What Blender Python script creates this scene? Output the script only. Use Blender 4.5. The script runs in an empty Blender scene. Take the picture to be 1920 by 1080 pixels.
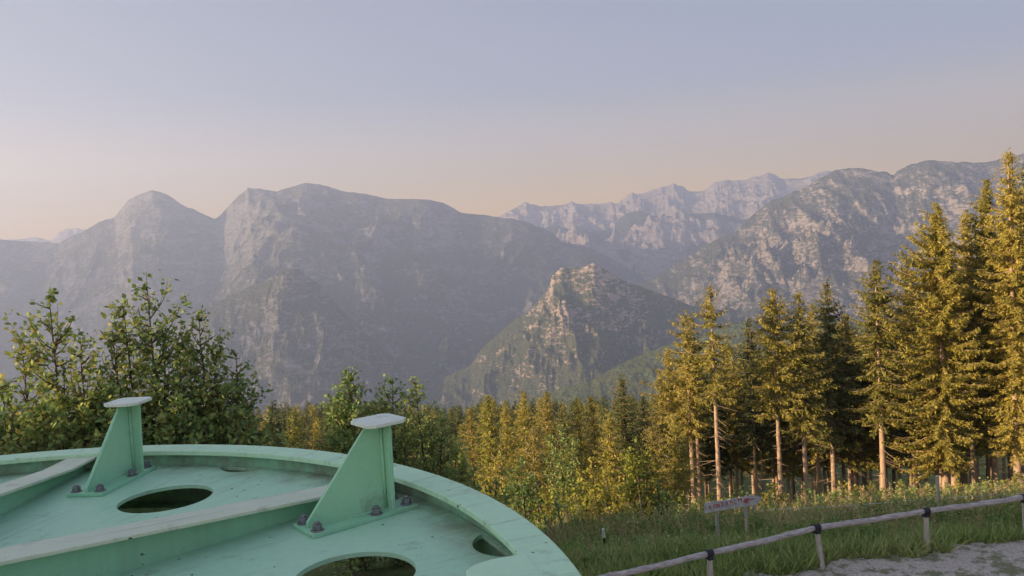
import bpy, math, random
import numpy as np
from mathutils import Vector
from mathutils.geometry import tessellate_polygon
D = bpy.data
SC = bpy.context.scene
COL = SC.collection
# ------------------------------------------------------------------ camera, sky, sun, exposure
F, PITCH, ROLL = 1500.0, -3.0, 3.4          # focal length in photo pixels (1920 wide), degrees
cr, sr = math.cos(math.radians(ROLL)), math.sin(math.radians(ROLL))
cp, sp = math.cos(math.radians(PITCH)), math.sin(math.radians(PITCH))
cam = D.objects.new('camera', D.cameras.new('camera'))
COL.objects.link(cam)
cam.data.sensor_width = 36
cam.data.lens = 36 * F / 1920
cam.data.clip_start = 0.05
cam.data.clip_end = 90000
from mathutils import Matrix
cam.matrix_world = Matrix.Rotation(math.radians(90 + PITCH), 4, 'X') @ Matrix.Rotation(math.radians(-ROLL), 4, 'Z')
SC.camera = cam
SUN_AZ, SUN_EL = -108.0, 13.0                # azimuth from the view direction (+Y), minus = left
world = D.worlds.new('World'); SC.world = world; world.use_nodes = True
wn, wl = world.node_tree.nodes, world.node_tree.links
bg = wn['Background']
sky = wn.new('ShaderNodeTexSky'); sky.sky_type = 'NISHITA'; sky.sun_disc = False
sky.sun_elevation = math.radians(SUN_EL); sky.sun_rotation = math.radians(SUN_AZ)
sky.altitude = 1000; sky.air_density = 1.0; sky.dust_density = 2.2; sky.ozone_density = 1.6
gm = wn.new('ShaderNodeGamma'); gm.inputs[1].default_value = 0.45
hs = wn.new('ShaderNodeHueSaturation'); hs.inputs['Saturation'].default_value = 1.0
tint = wn.new('ShaderNodeMix'); tint.data_type = 'RGBA'; tint.blend_type = 'MULTIPLY'
tint.inputs[0].default_value = 1.0; tint.inputs[7].default_value = (0.90, 0.96, 1.15, 1)
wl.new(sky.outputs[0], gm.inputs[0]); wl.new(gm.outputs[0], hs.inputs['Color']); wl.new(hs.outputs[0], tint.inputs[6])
tc = wn.new('ShaderNodeTexCoord'); sx = wn.new('ShaderNodeSeparateXYZ'); wl.new(tc.outputs['Generated'], sx.inputs[0])
wr = wn.new('ShaderNodeMapRange'); wr.interpolation_type = 'SMOOTHSTEP'; wl.new(sx.outputs[2], wr.inputs[0])
wr.inputs[1].default_value = 0.0; wr.inputs[2].default_value = 0.20; wr.inputs[3].default_value = 1.0; wr.inputs[4].default_value = 0.0
warm = wn.new('ShaderNodeMix'); warm.data_type = 'RGBA'; warm.blend_type = 'MULTIPLY'; wl.new(wr.outputs[0], warm.inputs[0])
wl.new(tint.outputs[2], warm.inputs[6]); warm.inputs[7].default_value = (5.2, 2.6, 0.30, 1)
wl.new(warm.outputs[2], bg.inputs['Color'])
bg.inputs['Strength'].default_value = 0.066
sl = D.lights.new('sun', 'SUN'); sl.energy = 5.0; sl.angle = math.radians(0.5); sl.color = (1.0, 0.71, 0.41)
sun = D.objects.new('sun', sl); COL.objects.link(sun)
sd = Vector((math.sin(math.radians(SUN_AZ)) * math.cos(math.radians(SUN_EL)),
             math.cos(math.radians(SUN_AZ)) * math.cos(math.radians(SUN_EL)), math.sin(math.radians(SUN_EL))))
sun.rotation_euler = sd.to_track_quat('Z', 'Y').to_euler()
SC.view_settings.view_transform = 'Standard'; SC.view_settings.look = 'None'
SC.view_settings.gamma = 1; SC.view_settings.exposure = 1.95
SC.render.engine = 'CYCLES'
cy = SC.cycles
cy.max_bounces = 5; cy.diffuse_bounces = 2; cy.glossy_bounces = 2; cy.transmission_bounces = 3
cy.transparent_max_bounces = 4; cy.volume_bounces = 1
cy.use_denoising = True
try: cy.denoiser = 'OPENIMAGEDENOISE'
except Exception: pass

# ------------------------------------------------------------------ helpers
def ray(u, v):
    x = (np.asarray(u, float) - 960) / F; z = -(np.asarray(v, float) - 540) / F
    X = x * cr + z * sr; Z = -x * sr + z * cr
    return X, cp - Z * sp, sp + Z * cp
def at(u, v, d):
    X, Y, Z = ray(u, v); t = d / Y
    return X * t, Y * t, Z * t
def on_z(u, v, z):
    X, Y, Z = ray(u, v); t = z / Z
    return X * t, Y * t

def hsh(ix, iy, seed):
    h = (ix.astype(np.int64) * 374761393 + iy.astype(np.int64) * 668265263 + seed * 974634777) & 0x7fffffff
    h = ((h ^ (h >> 13)) * 1274126177) & 0x7fffffff
    h = ((h ^ (h >> 16)) * 2246822519) & 0x7fffffff
    return ((h ^ (h >> 15)) & 0xffff) / 65535.0
def vnoise(x, y, seed=0):
    ix = np.floor(x); iy = np.floor(y); fx = x - ix; fy = y - iy
    fx = fx * fx * fx * (fx * (fx * 6 - 15) + 10); fy = fy * fy * fy * (fy * (fy * 6 - 15) + 10)
    a = hsh(ix, iy, seed); b = hsh(ix + 1, iy, seed); c = hsh(ix, iy + 1, seed); d = hsh(ix + 1, iy + 1, seed)
    return (a + (b - a) * fx) * (1 - fy) + (c + (d - c) * fx) * fy
def fbm(x, y, seed=0, oct=5, gain=0.5):
    s = 0; a = 1; n = 0
    for k in range(oct):
        c, s_ = math.cos(k * 1.3), math.sin(k * 1.3)
        s = s + a * vnoise((x * c - y * s_) * 2 ** k, (x * s_ + y * c) * 2 ** k, seed + k); n += a; a *= gain
    return s / n
def ridged(x, y, seed=0, oct=6, gain=0.52):
    s = 0; a = 1; n = 0; w = 1
    for k in range(oct):
        c, s_ = math.cos(k * 0.9), math.sin(k * 0.9)
        v = 1 - np.abs(2 * vnoise((x * c - y * s_) * 2.03 ** k, (x * s_ + y * c) * 2.03 ** k, seed + k) - 1)
        v = v * v * w; w = np.clip(v * 1.8, 0, 1)
        s = s + a * v; n += a; a *= gain
    return s / n

def mesh(name, V, Fq, mats, smooth=False, mi=None):
    """V (n,3); Fq (m,k) int array or list of tuples"""
    me = D.meshes.new(name)
    V = np.asarray(V, np.float32)
    if isinstance(Fq, np.ndarray):
        m, k = Fq.shape
        me.vertices.add(len(V)); me.vertices.foreach_set('co', V.ravel())
        me.loops.add(m * k); me.loops.foreach_set('vertex_index', Fq.astype(np.int32).ravel())
        me.polygons.add(m)
        me.polygons.foreach_set('loop_start', np.arange(0, m * k, k, dtype=np.int32))
        me.polygons.foreach_set('loop_total', np.full(m, k, np.int32))
    else:
        me.from_pydata([tuple(map(float, v)) for v in V], [], [tuple(f) for f in Fq])
    if not isinstance(mats, (list, tuple)): mats = [mats]
    for q in mats: me.materials.append(q)
    n = len(me.polygons)
    if mi is not None: me.polygons.foreach_set('material_index', np.asarray(mi, np.int32))
    me.polygons.foreach_set('use_smooth', np.full(n, bool(smooth)))
    me.update(calc_edges=True)
    return me
def link(name, me, parent=None, loc=None):
    o = D.objects.new(name, me); COL.objects.link(o)
    if parent is not None: o.parent = parent
    if loc is not None: o.location = loc
    return o
def tag(o, label=None, cat=None, group=None, kind=None):
    if label: o['label'] = label
    if cat: o['category'] = cat
    if group: o['group'] = group
    if kind: o['kind'] = kind
    return o
def empty(name, loc, rz=0.0):
    o = link(name, None, None, loc); o.rotation_euler = (0, 0, rz); o.empty_display_size = 0.1
    return o

class MB:
    """collects shapes for ONE mesh"""
    def __init__(s): s.V = []; s.F = []; s.n = 0
    def add(s, V, Fs):
        V = [tuple(map(float, v)) for v in V]
        s.V += V; s.F += [tuple(i + s.n for i in f) for f in Fs]; s.n += len(V)
    def box(s, c, size, rz=0.0, axis=None):
        hx, hy, hz = size[0] / 2, size[1] / 2, size[2] / 2
        ca, sa = math.cos(rz), math.sin(rz)
        vs = []
        for x, y, z in ((-1,-1,-1),(1,-1,-1),(1,1,-1),(-1,1,-1),(-1,-1,1),(1,-1,1),(1,1,1),(-1,1,1)):
            X, Y, Z = x * hx, y * hy, z * hz
            vs.append((c[0] + X * ca - Y * sa, c[1] + X * sa + Y * ca, c[2] + Z))
        s.add(vs, [(0,3,2,1),(4,5,6,7),(0,1,5,4),(1,2,6,5),(2,3,7,6),(3,0,4,7)])
    def prism(s, outline, z0, z1, holes=()):
        """outline CCW list of xy, extruded z0..z1"""
        loops = [list(outline)] + [list(h) for h in holes]
        polys = [[Vector((p[0], p[1], 0)) for p in l] for l in loops]
        tris = tessellate_polygon(polys)
        flat = [p for l in loops for p in l]; n = len(flat)
        V = [(p[0], p[1], z1) for p in flat] + [(p[0], p[1], z0) for p in flat]
        Fs = []
        for a, b, c in tris:
            A, B, C = flat[a], flat[b], flat[c]
            cr_ = (B[0]-A[0])*(C[1]-A[1]) - (B[1]-A[1])*(C[0]-A[0])
            if cr_ < 0: a, b, c = c, b, a
            Fs.append((a, b, c)); Fs.append((c + n, b + n, a + n))
        k = 0
        for li, l in enumerate(loops):
            m = len(l)
            area = sum(l[i][0]*l[(i+1)%m][1] - l[(i+1)%m][0]*l[i][1] for i in range(m))
            for i in range(m):
                a, b = k + i, k + (i + 1) % m
                f = (a, a + n, b + n, b)
                if (area < 0) != (li > 0): f = f[::-1]
                Fs.append(f)
            k += m
        s.add(V, Fs)
    def revolve(s, prof, c, n=96, closed=True):
        m = len(prof); V = []
        for i in range(n):
            a = 2 * math.pi * i / n
            V += [(c[0] + r * math.cos(a), c[1] + r * math.sin(a), z) for r, z in prof]
        Fs = []
        for i in range(n):
            j = (i + 1) % n
            for k in range(m if closed else m - 1):
                l = (k + 1) % m
                Fs.append((i*m+k, j*m+k, j*m+l, i*m+l))
        s.add(V, Fs)
    def tube(s, pts, rad, n=8, cap=True):
        pts = [Vector(p) for p in pts]; V = []
        if not isinstance(rad, (list, tuple)): rad = [rad] * len(pts)
        for i, p in enumerate(pts):
            t = (pts[min(i+1, len(pts)-1)] - pts[max(i-1, 0)]).normalized()
            u = t.orthogonal().normalized() if i == 0 else (u - t * u.dot(t)).normalized()
            w = t.cross(u)
            for k in range(n):
                a = 2 * math.pi * k / n
                V.append(p + (u * math.cos(a) + w * math.sin(a)) * rad[i])
        Fs = []
        for i in range(len(pts) - 1):
            for k in range(n):
                l = (k + 1) % n
                Fs.append((i*n+k, i*n+l, (i+1)*n+l, (i+1)*n+k))
        if cap:
            Fs.append(tuple(range(n))[::-1]); Fs.append(tuple((len(pts)-1)*n + k for k in range(n)))
        s.add(V, Fs)
    def build(s, name, mat, parent=None, bevel=0.0, smooth=False):
        o = link(name, mesh(name, s.V, s.F, mat, smooth), parent)
        if bevel:
            b = o.modifiers.new('bevel', 'BEVEL'); b.width = bevel; b.segments = 2; b.limit_method = 'ANGLE'
            b.angle_limit = math.radians(50)
        return o

# ------------------------------------------------------------------ materials
def newmat(name):
    m = D.materials.new(name); m.use_nodes = True
    nt = m.node_tree; b = nt.nodes['Principled BSDF']
    return m, nt, nt.nodes, nt.links, b
def ramp(N, stops, interp='LINEAR'):
    r = N.new('ShaderNodeValToRGB'); e = r.color_ramp.elements; r.color_ramp.interpolation = interp
    while len(e) > 1: e.remove(e[0])
    e[0].position = stops[0][0]; e[0].color = (*stops[0][1], 1)
    for p, c in stops[1:]:
        q = e.new(p); q.color = (*c, 1)
    return r
def noise(N, L, vec, scale, detail=4, rough=0.55, dist=0.0):
    n = N.new('ShaderNodeTexNoise'); n.inputs['Scale'].default_value = scale
    n.inputs['Detail'].default_value = detail; n.inputs['Roughness'].default_value = rough
    n.inputs['Distortion'].default_value = dist
    L.new(vec, n.inputs['Vector']); return n
def mixc(N, L, fac, a, b, mode='MIX'):
    m = N.new('ShaderNodeMix'); m.data_type = 'RGBA'; m.blend_type = mode
    for s, v in ((0, fac), (6, a), (7, b)):
        if hasattr(v, 'is_linked') or hasattr(v, 'links'): L.new(v, m.inputs[s])
        elif s == 0: m.inputs[0].default_value = v
        else: m.inputs[s].default_value = (*v, 1)
    return m.outputs[2]
def maprange(N, L, v, a, b, c=0.0, d=1.0):
    m = N.new('ShaderNodeMapRange'); L.new(v, m.inputs[0])
    for i, x in enumerate((a, b, c, d)): m.inputs[i + 1].default_value = x
    return m.outputs[0]
def math_(N, L, op, a, b=None):
    m = N.new('ShaderNodeMath'); m.operation = op
    for i, v in enumerate((a, b)):
        if v is None: continue
        if hasattr(v, 'links'): L.new(v, m.inputs[i])
        else: m.inputs[i].default_value = v
    return m.outputs[0]
def bump(N, L, b, h, strength, dist):
    n = N.new('ShaderNodeBump'); n.inputs['Strength'].default_value = strength; n.inputs['Distance'].default_value = dist
    L.new(h, n.inputs['Height']); L.new(n.outputs[0], b.inputs['Normal'])

def paint(name, base, worn, rough=0.5, specks=0.62, wornamt=(0.35, 0.75)):
    m, nt, N, L, b = newmat(name)
    g = N.new('ShaderNodeNewGeometry'); p = g.outputs['Position']
    n1 = noise(N, L, p, 3.0, 8, 0.65)
    n2 = noise(N, L, p, 34.0, 6, 0.7)
    n3 = noise(N, L, p, 300.0, 2, 0.6)
    f = maprange(N, L, n1.outputs[0], *wornamt)
    c = mixc(N, L, f, base, worn)
    f2 = maprange(N, L, n2.outputs[0], 0.3, 0.75, 0.0, 0.35)
    c = mixc(N, L, f2, c, tuple(v * 0.72 for v in base))
    c = mixc(N, L, maprange(N, L, n3.outputs[0], 0.35, 0.7, 0.0, 0.16), c, (0.7, 0.8, 0.72))
    # sparse dark dirt specks, lichen crumbs
    mp = N.new('ShaderNodeMapping'); mp.inputs['Scale'].default_value = (1, 1, 1); L.new(p, mp.inputs[0])
    v = N.new('ShaderNodeTexVoronoi'); v.inputs['Scale'].default_value = 26.0; v.inputs['Randomness'].default_value = 1
    wob = noise(N, L, p, 60.0, 3, 0.6)
    va = N.new('ShaderNodeVectorMath'); va.operation = 'MULTIPLY_ADD'
    L.new(wob.outputs['Color'], va.inputs[0]); va.inputs[1].default_value = (0.03,) * 3; L.new(p, va.inputs[2])
    L.new(va.outputs[0], v.inputs['Vector'])
    d = math_(N, L, 'LESS_THAN', v.outputs['Distance'], 0.11)
    msk = noise(N, L, p, 2.4, 3, 0.6)
    e = math_(N, L, 'GREATER_THAN', msk.outputs[0], specks)
    rnd = N.new('ShaderNodeSeparateColor'); L.new(v.outputs['Color'], rnd.inputs[0])
    e2 = math_(N, L, 'GREATER_THAN', rnd.outputs[0], 0.55)
    k = math_(N, L, 'MULTIPLY', math_(N, L, 'MULTIPLY', d, e), e2)
    c = mixc(N, L, k, c, (0.06, 0.08, 0.06))
    sm = noise(N, L, p, 9.0, 6, 0.75)
    c = mixc(N, L, maprange(N, L, sm.outputs[0], 0.58, 0.74, 0.0, 0.6), c, (0.22, 0.26, 0.17))
    # brown grime ring where disc and rim meet, streaks running outwards
    vs = N.new('ShaderNodeVectorMath'); vs.operation = 'SUBTRACT'; L.new(p, vs.inputs[0]); vs.inputs[1].default_value = (-1.684, 1.321, 0)
    s3 = N.new('ShaderNodeSeparateXYZ'); L.new(vs.outputs[0], s3.inputs[0])
    cb = N.new('ShaderNodeCombineXYZ'); L.new(s3.outputs[0], cb.inputs[0]); L.new(s3.outputs[1], cb.inputs[1])
    ln = N.new('ShaderNodeVectorMath'); ln.operation = 'LENGTH'; L.new(cb.outputs[0], ln.inputs[0])
    rr_ = maprange(N, L, ln.outputs['Value'], 1.60, 1.74, 0.0, 1.0)
    gn = noise(N, L, p, 7.0, 7, 0.72)
    below = math_(N, L, 'LESS_THAN', s3.outputs[2], -0.7195)
    gk = math_(N, L, 'MULTIPLY', math_(N, L, 'MULTIPLY', rr_, below), maprange(N, L, gn.outputs[0], 0.38, 0.62, 0.0, 0.75))
    c = mixc(N, L, gk, c, (0.20, 0.17, 0.11))
    at_ = math_(N, L, 'ARCTAN2', s3.outputs[1], s3.outputs[0])
    c2 = N.new('ShaderNodeCombineXYZ'); L.new(math_(N, L, 'MULTIPLY', at_, 28.0), c2.inputs[0]); L.new(ln.outputs['Value'], c2.inputs[1])
    stn = noise(N, L, c2.outputs[0], 1.6, 6, 0.7, 0.4)
    c = mixc(N, L, maprange(N, L, stn.outputs[0], 0.54, 0.72, 0.0, 0.42), c, (0.16, 0.20, 0.15))
    rn = noise(N, L, p, 14.0, 8, 0.8)
    c = mixc(N, L, maprange(N, L, rn.outputs[0], 0.70, 0.76, 0.0, 0.7), c, (0.16, 0.085, 0.05))
    L.new(c, b.inputs['Base Color']); L.new(maprange(N, L, n1.outputs[0], 0.3, 0.7, rough - 0.1, rough + 0.2), b.inputs['Roughness'])
    b.inputs['Specular IOR Level'].default_value = 0.35
    bump(N, L, b, n2.outputs[0], 0.12, 0.004)
    return m
M = {}
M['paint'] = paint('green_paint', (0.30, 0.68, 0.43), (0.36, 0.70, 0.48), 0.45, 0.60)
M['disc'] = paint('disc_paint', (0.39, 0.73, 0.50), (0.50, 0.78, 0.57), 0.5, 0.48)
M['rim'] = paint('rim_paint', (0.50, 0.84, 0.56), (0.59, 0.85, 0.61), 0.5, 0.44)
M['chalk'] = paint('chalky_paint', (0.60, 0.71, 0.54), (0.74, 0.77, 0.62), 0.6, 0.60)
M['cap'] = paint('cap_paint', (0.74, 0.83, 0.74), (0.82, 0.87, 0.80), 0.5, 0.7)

def simple(name, col, rough=0.6, metal=0.0, var=0.25, scale=8.0, spec=0.4):
    m, nt, N, L, b = newmat(name)
    t = N.new('ShaderNodeTexCoord')
    n = noise(N, L, t.outputs['Object'], scale, 5, 0.6)
    lo = tuple(v * (1 - var) for v in col); hi = tuple(min(1, v * (1 + var)) for v in col)
    r = ramp(N, [(0.3, lo), (0.7, hi)]); L.new(n.outputs[0], r.inputs[0])
    L.new(r.outputs[0], b.inputs['Base Color']); b.inputs['Roughness'].default_value = rough
    b.inputs['Metallic'].default_value = metal; b.inputs['Specular IOR Level'].default_value = spec
    return m
M['bolt'] = simple('zinc_bolt', (0.25, 0.245, 0.265), 0.45, 0.5, 0.3, 60)
M['strap'] = simple('rubber_strap', (0.02, 0.02, 0.03), 0.6)
M['wire'] = simple('fence_tape', (0.55, 0.6, 0.55), 0.6)
M['red'] = simple('red_lettering', (0.42, 0.06, 0.09), 0.8, 0, 0.5, 30)
M['concrete'] = simple('concrete', (0.32, 0.31, 0.29), 0.9, 0, 0.2, 4)

def woodmat(name, a, b_, axis_scale):
    m, nt, N, L, b = newmat(name)
    t = N.new('ShaderNodeTexCoord'); mp = N.new('ShaderNodeMapping'); mp.inputs['Scale'].default_value = axis_scale
    L.new(t.outputs['Object'], mp.inputs[0])
    n = noise(N, L, mp.outputs[0], 6.0, 7, 0.7, 0.3)
    r = ramp(N, [(0.25, tuple(v * 0.4 for v in a)), (0.45, a), (0.7, b_)]); L.new(n.outputs[0], r.inputs[0])
    L.new(r.outputs[0], b.inputs['Base Color']); b.inputs['Roughness'].default_value = 0.85
    bump(N, L, b, n.outputs[0], 0.5, 0.01)
    return m
M['post'] = woodmat('weathered_post', (0.36, 0.35, 0.32), (0.58, 0.56, 0.51), (6, 6, 0.6))
M['rail'] = woodmat('weathered_rail', (0.34, 0.32, 0.33), (0.60, 0.57, 0.58), (0.7, 2.5, 6))
M['board'] = woodmat('weathered_board', (0.38, 0.42, 0.46), (0.56, 0.60, 0.64), (0.8, 3, 9))
def barkmat(name, a, b_):
    m, nt, N, L, b = newmat(name)
    t = N.new('ShaderNodeTexCoord'); mp = N.new('ShaderNodeMapping'); mp.inputs['Scale'].default_value = (5, 5, 1.2)
    L.new(t.outputs['Object'], mp.inputs[0])
    n = noise(N, L, mp.outputs[0], 2.2, 7, 0.7, 0.4)
    r = ramp(N, [(0.3, tuple(v * 0.45 for v in a)), (0.5, a), (0.72, b_)]); L.new(n.outputs[0], r.inputs[0])
    L.new(r.outputs[0], b.inputs['Base Color']); b.inputs['Roughness'].default_value = 0.95
    bump(N, L, b, n.outputs[0], 0.8, 0.04)
    return m
M['bark'] = barkmat('spruce_bark', (0.44, 0.31, 0.22), (0.66, 0.53, 0.40))
M['twig'] = barkmat('twig_bark', (0.12, 0.09, 0.06), (0.22, 0.18, 0.12))
def leafmat(name, stops, trans=0.25, scale=1.2, rough=0.6, objvar=0.3):
    m, nt, N, L, b = newmat(name)
    t = N.new('ShaderNodeTexCoord'); g = N.new('ShaderNodeNewGeometry')
    n = noise(N, L, t.outputs['Object'], scale, 3, 0.6)
    isl = g.outputs['Random Per Island']
    f = math_(N, L, 'ADD', math_(N, L, 'MULTIPLY', n.outputs[0], 0.65), math_(N, L, 'MULTIPLY', isl, 0.4))
    oi = N.new('ShaderNodeObjectInfo')
    f = math_(N, L, 'ADD', f, maprange(N, L, oi.outputs['Random'], 0, 1, -objvar / 2, objvar / 2))
    r = ramp(N, stops); L.new(f, r.inputs[0])
    L.new(r.outputs[0], b.inputs['Base Color']); b.inputs['Roughness'].default_value = rough
    b.inputs['Specular IOR Level'].default_value = 0.25
    tr = N.new('ShaderNodeBsdfTranslucent'); L.new(r.outputs[0], tr.inputs['Color'])
    mx = N.new('ShaderNodeMixShader'); mx.inputs[0].default_value = trans
    L.new(b.outputs[0], mx.inputs[1]); L.new(tr.outputs[0], mx.inputs[2])
    L.new(mx.outputs[0], N['Material Output'].inputs['Surface'])
    return m
M['spruce'] = leafmat('spruce_needles', [(0.2, (0.09, 0.115, 0.03)), (0.5, (0.30, 0.28, 0.058)), (0.8, (0.54, 0.44, 0.10))], 0.28)
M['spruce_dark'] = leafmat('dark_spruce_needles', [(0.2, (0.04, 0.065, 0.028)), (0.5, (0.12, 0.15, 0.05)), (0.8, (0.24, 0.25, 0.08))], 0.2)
M['larch'] = leafmat('golden_needles', [(0.2, (0.13, 0.16, 0.03)), (0.5, (0.35, 0.35, 0.065)), (0.85, (0.60, 0.49, 0.10))], 0.25)
M['leaf'] = leafmat('broad_leaf', [(0.2, (0.09, 0.17, 0.06)), (0.5, (0.22, 0.34, 0.11)), (0.8, (0.42, 0.43, 0.13)), (0.97, (0.60, 0.36, 0.13))], 0.3, 0.9)
M['leaf_gold'] = leafmat('yellow_green_leaf', [(0.2, (0.12, 0.16, 0.03)), (0.5, (0.31, 0.34, 0.055)), (0.85, (0.52, 0.40, 0.08))], 0.3, 0.8)
M['grass'] = leafmat('meadow_grass', [(0.2, (0.14, 0.22, 0.06)), (0.5, (0.31, 0.42, 0.13)), (0.8, (0.52, 0.50, 0.25))], 0.3, 0.35)
M['dry'] = leafmat('dry_stalks', [(0.2, (0.22, 0.20, 0.09)), (0.5, (0.42, 0.33, 0.17)), (0.8, (0.62, 0.48, 0.32))], 0.3, 0.8)
M['herb'] = leafmat('meadow_herb', [(0.2, (0.11, 0.22, 0.05)), (0.5, (0.25, 0.35, 0.10)), (0.75, (0.45, 0.40, 0.18)), (0.95, (0.68, 0.56, 0.42))], 0.3, 0.8)

def groundmat():
    m, nt, N, L, b = newmat('meadow_ground')
    g = N.new('ShaderNodeNewGeometry'); p = g.outputs['Position']
    n = noise(N, L, p, 0.5, 8, 0.7); n2 = noise(N, L, p, 9.0, 5, 0.7)
    r = ramp(N, [(0.3, (0.05, 0.075, 0.025)), (0.5, (0.10, 0.14, 0.045)), (0.7, (0.18, 0.18, 0.08))]); L.new(n.outputs[0], r.inputs[0])
    c = mixc(N, L, maprange(N, L, n2.outputs[0], 0.35, 0.7, 0, 0.5), r.outputs[0], (0.04, 0.045, 0.02))
    L.new(c, b.inputs['Base Color']); b.inputs['Roughness'].default_value = 1
    b.inputs['Specular IOR Level'].default_value = 0.1
    bump(N, L, b, n2.outputs[0], 0.6, 0.1)
    return m
M['ground'] = groundmat()
def gravelmat():
    m, nt, N, L, b = newmat('pale_gravel')
    g = N.new('ShaderNodeNewGeometry'); p = g.outputs['Position']
    n = noise(N, L, p, 1.6, 8, 0.75); n2 = noise(N, L, p, 22.0, 6, 0.75)
    v = N.new('ShaderNodeTexVoronoi'); v.inputs['Scale'].default_value = 18; L.new(p, v.inputs['Vector'])
    r = ramp(N, [(0.3, (0.42, 0.37, 0.33)), (0.55, (0.74, 0.67, 0.60)), (0.75, (0.85, 0.80, 0.74))]); L.new(n2.outputs[0], r.inputs[0])
    c = mixc(N, L, maprange(N, L, v.outputs['Distance'], 0.1, 0.6, 0, 0.4), r.outputs[0], (0.20, 0.18, 0.15))
    c = mixc(N, L, maprange(N, L, n.outputs[0], 0.49, 0.56, 0, 0.9), c, (0.16, 0.18, 0.08))
    L.new(c, b.inputs['Base Color']); b.inputs['Roughness'].default_value = 0.95
    bump(N, L, b, n2.outputs[0], 0.8, 0.05)
    return m
M['gravel'] = gravelmat()
def mountmat(name, rock, forest, cover, tree=14.0, sc=1.0, alt=(0, 1200, 0.0)):
    """limestone and forest; cover: rough share of forest; alt=(z0,z1,shift) less forest higher up"""
    m, nt, N, L, b = newmat(name)
    g = N.new('ShaderNodeNewGeometry'); p = g.outputs['Position']
    s = N.new('ShaderNodeSeparateXYZ'); L.new(g.outputs['Normal'], s.inputs[0])
    sp_ = N.new('ShaderNodeSeparateXYZ'); L.new(p, sp_.inputs[0])
    mp = N.new('ShaderNodeMapping'); mp.inputs['Scale'].default_value = (0.55, 0.55, 1.7); mp.inputs['Rotation'].default_value = (0, 0.45, 0); L.new(p, mp.inputs[0])
    big = noise(N, L, mp.outputs[0], 0.0022 / sc, 9, 0.68)
    mid = noise(N, L, mp.outputs[0], 0.012 / sc, 8, 0.72)
    st = N.new('ShaderNodeMapping'); st.inputs['Scale'].default_value = (1, 1, 3.5); st.inputs['Rotation'].default_value = (0, 0.3, 0)
    L.new(p, st.inputs[0]); strata = noise(N, L, st.outputs[0], 0.008 / sc, 6, 0.7)
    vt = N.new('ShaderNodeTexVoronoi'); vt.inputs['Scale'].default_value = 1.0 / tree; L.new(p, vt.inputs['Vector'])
    slope = maprange(N, L, s.outputs[2], 0.50, 0.92, -0.10, 0.10)
    a = maprange(N, L, sp_.outputs[2], alt[0], alt[1], 0.0, alt[2])
    f = math_(N, L, 'ADD', big.outputs[0], slope)
    f = math_(N, L, 'ADD', f, math_(N, L, 'MULTIPLY', math_(N, L, 'SUBTRACT', mid.outputs[0], 0.5), 1.3))
    f = math_(N, L, 'SUBTRACT', f, a)
    fm = maprange(N, L, f, 0.5 - cover - 0.05, 0.5 - cover + 0.05)
    rk = ramp(N, [(0.32, tuple(v * 0.45 for v in rock)), (0.5, rock), (0.68, tuple(min(1, v * 1.45) for v in rock))])
    L.new(strata.outputs[0], rk.inputs[0])
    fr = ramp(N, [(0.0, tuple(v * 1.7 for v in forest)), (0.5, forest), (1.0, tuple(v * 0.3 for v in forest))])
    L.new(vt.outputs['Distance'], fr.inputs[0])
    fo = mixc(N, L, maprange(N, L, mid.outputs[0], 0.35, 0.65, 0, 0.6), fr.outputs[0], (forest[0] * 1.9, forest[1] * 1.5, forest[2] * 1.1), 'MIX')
    c = mixc(N, L, fm, rk.outputs[0], fo)
    L.new(c, b.inputs['Base Color']); b.inputs['Roughness'].default_value = 1; b.inputs['Specular IOR Level'].default_value = 0.0
    h = math_(N, L, 'ADD', math_(N, L, 'MULTIPLY', mid.outputs[0], 60.0 * sc), math_(N, L, 'MULTIPLY', math_(N, L, 'MULTIPLY', vt.outputs['Distance'], -tree * 0.7), fm))
    h = math_(N, L, 'ADD', h, math_(N, L, 'MULTIPLY', strata.outputs[0], 45.0 * sc))
    bump(N, L, b, h, 0.9, 1.0)
    return m
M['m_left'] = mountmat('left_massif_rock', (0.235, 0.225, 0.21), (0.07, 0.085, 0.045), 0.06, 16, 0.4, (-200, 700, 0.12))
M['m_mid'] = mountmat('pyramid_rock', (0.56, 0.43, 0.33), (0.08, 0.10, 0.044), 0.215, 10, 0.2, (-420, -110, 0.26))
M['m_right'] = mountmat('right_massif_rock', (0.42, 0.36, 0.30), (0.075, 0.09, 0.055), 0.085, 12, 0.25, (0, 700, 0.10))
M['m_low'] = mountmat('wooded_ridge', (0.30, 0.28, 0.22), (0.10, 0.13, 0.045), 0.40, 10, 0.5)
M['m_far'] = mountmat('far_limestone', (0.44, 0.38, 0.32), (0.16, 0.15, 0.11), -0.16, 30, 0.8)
M['m_fmid'] = mountmat('far_wooded_ridge', (0.20, 0.19, 0.16), (0.06, 0.08, 0.045), 0.55, 25, 0.8)

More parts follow.
